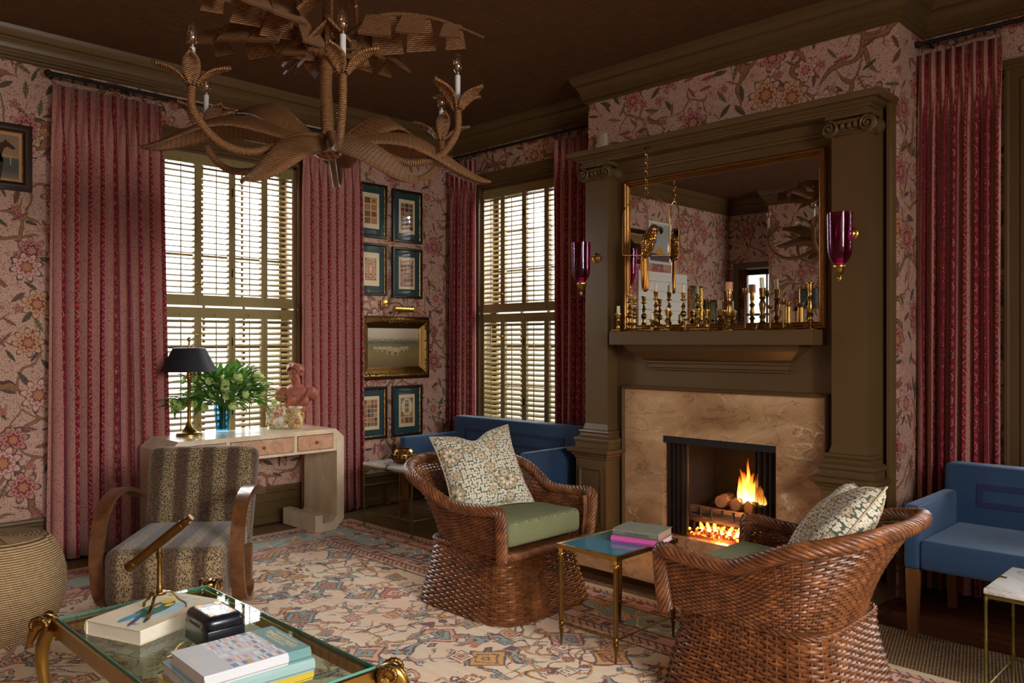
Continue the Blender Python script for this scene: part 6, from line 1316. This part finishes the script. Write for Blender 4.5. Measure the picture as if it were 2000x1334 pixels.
for A_, R_ in ((-72, .6), (-12, .585), (40, .6), (97, .6), (166, .6), (227, .605)):
    a = radians(A_); d = Vector((cos(a), sin(a), 0)); up_ = Vector((0, 0, 1))
    pth = [d*.03+up_*2.285, d*.12+up_*2.275, d*.24+up_*2.215, d*.37+up_*2.165, d*.50+up_*2.185, d*(R_-.005)+up_*2.28, d*R_+up_*2.385]
    b = MB(); sp = spline(pth, 7); b.tube(sp, [lerp(.0185, .0145, k/(len(sp)-1)) for k in range(len(sp))], 9); arm_ = b.build('arm', M['wrap'], CH, 60)
    tip = d*R_+up_*2.385
    for k in range(4):
        ang = a+pi/4+k*pi/2+.3
        if PETAL is None: PETAL = sol(pb.build('petal', M['weave'], arm_, 70, tuple(tip), (0, 0, ang)), .007); PETAL.scale = (1.25, 1.2, 1.2)
        else: inst(PETAL, arm_, tuple(tip), (0, 0, ang), (1.25, 1.2, 1.2*[1, 1.25, .9, 1.1][k]))
    if SLV is None:
        b = MB(); b.lathe([(.0115, -.005), (.0115, .135), (.0, .135)], 12); SLV = b.build('candle_sleeve', M['sleeve'], arm_, 40, tuple(tip)); b = MB(); b.lathe([(.009, .134), (.009, .147), (0, .147)], 10); COLL = b.build('bulb_cap', M['silver'], arm_, 40, tuple(tip))
        BULB = bulb.build('bulb', M['bulbglass'], arm_, 60, tuple(tip+up_*.146)); b = MB()
        for q in range(4): b.tube([(.0065*cos(q*pi/2), .0065*sin(q*pi/2), .016), (.0055*cos(q*pi/2), .0055*sin(q*pi/2), .05)], .0008, 4)
        FILA = stuff(b.build('filament', M['filament'], arm_, 0, tuple(tip+up_*.146)))
    else:
        for o_, off in ((SLV, 0), (COLL, 0), (BULB, .146), (FILA, .146)): inst(o_, arm_, tuple(tip+up_*off))
def leaf_big(A_, L, wd, z_mid, z_tip, name='leaf'):            # broad folded leaf with a midrib ridge
    a = radians(A_); b = MB(); zs = [p.y for p in spline([(0, 2.285, 0), (.45, z_mid, 0), (1, z_tip, 0)], 20)]
    def f(u, v):
        t = v; q = (u-.5)*2; w = wd*sin(pi*min(1, .10+t*.90))**.7*(1-.2*t); r = .03+L*t; z = zs[min(40, int(t*40+.5))]-abs(q)*w*.30
        return (r*cos(a)-q*w*sin(a)*.5, r*sin(a)+q*w*cos(a)*.5, z)
    b.grid(8, 20, f, lambda u, v: ((u-.5)*wd, v*L+abs(u-.5)*wd*.5)); o = sol(b.build(name, M['weave'], CH, 70), .01); e = MB(); e.tube([f(.5, k/20) for k in range(21)], [.009-.0003*k for k in range(21)], 6); e.build('midrib', M['wrap'], o, 60)
    for sd in (0, 1): e = MB(); e.tube([f(sd, k/20) for k in range(21)], .005, 6); e.build('edge_roll', M['wrap'], o, 60)
    return o
for A_, L, wd, zm, zt_ in ((182, .78, .25, 2.38, 2.245), (147, .56, .28, 2.48, 2.50), (240, .44, .30, 2.23, 2.03), (38, .48, .32, 2.43, 2.31), (-4, .68, .26, 2.29, 2.09), (-36, .54, .25, 2.21, 2.03), (95, .5, .24, 2.36, 2.28)): leaf_big(A_, L, wd, zm, zt_)
lf = MB(); lf.add([(-.028, 0, 0), (.045, 0, 0), (.066, .03, -.115), (-.035, .03, -.125)], [(0, 1, 2, 3)], [[(0, 0), (.08, 0), (.1, .12), (0, .12)]]); LFL = None
for i, (A_, L, h) in enumerate(((5, .68, .16), (60, .58, .15), (118, .6, .15), (172, .66, .14), (222, .62, .17), (283, .6, .2))):
    a = radians(A_); d = Vector((cos(a), sin(a), 0)); sd = Vector((-sin(a), cos(a), 0)); b = MB()
    P = spline([d*.02+Vector((0, 0, 2.66)), d*(L*.3)+Vector((0, 0, 2.66+h)), d*(L*.65)+Vector((0, 0, 2.66+h*1.05)), d*L+Vector((0, 0, 2.66+h*.55))], 8); b.tube(P, [.016-.0005*k for k in range(len(P))], 7); fr = b.build('frond', M['wrap'], CH, 60)
    for k in range(4):
        for s in (-1, 1):
            p = P[4+k*5]; tg = (P[min(5+k*5, 24)]-P[3+k*5]).normalized(); yv = sd*s; M3 = Matrix((tg, yv*1.0, Vector((0, 0, 1)))).transposed(); rot = (Matrix((tg, (yv).normalized(), tg.cross(yv).normalized()*(1 if s > 0 else -1))).transposed()).to_4x4()
            e = Matrix.Rotation(a, 4, 'Z') @ Matrix.Rotation(0 if s > 0 else pi, 4, 'Z') @ Matrix.Rotation(radians(28), 4, 'X'); sc = [1.15, 1.4, 1.3, .9][k]
            if LFL is None: LFL = sol(lf.build('leaflet', M['weave'], fr, 0, tuple(p), e.to_euler()), .009)
            else: inst(LFL, fr, tuple(p), e.to_euler(), sc)
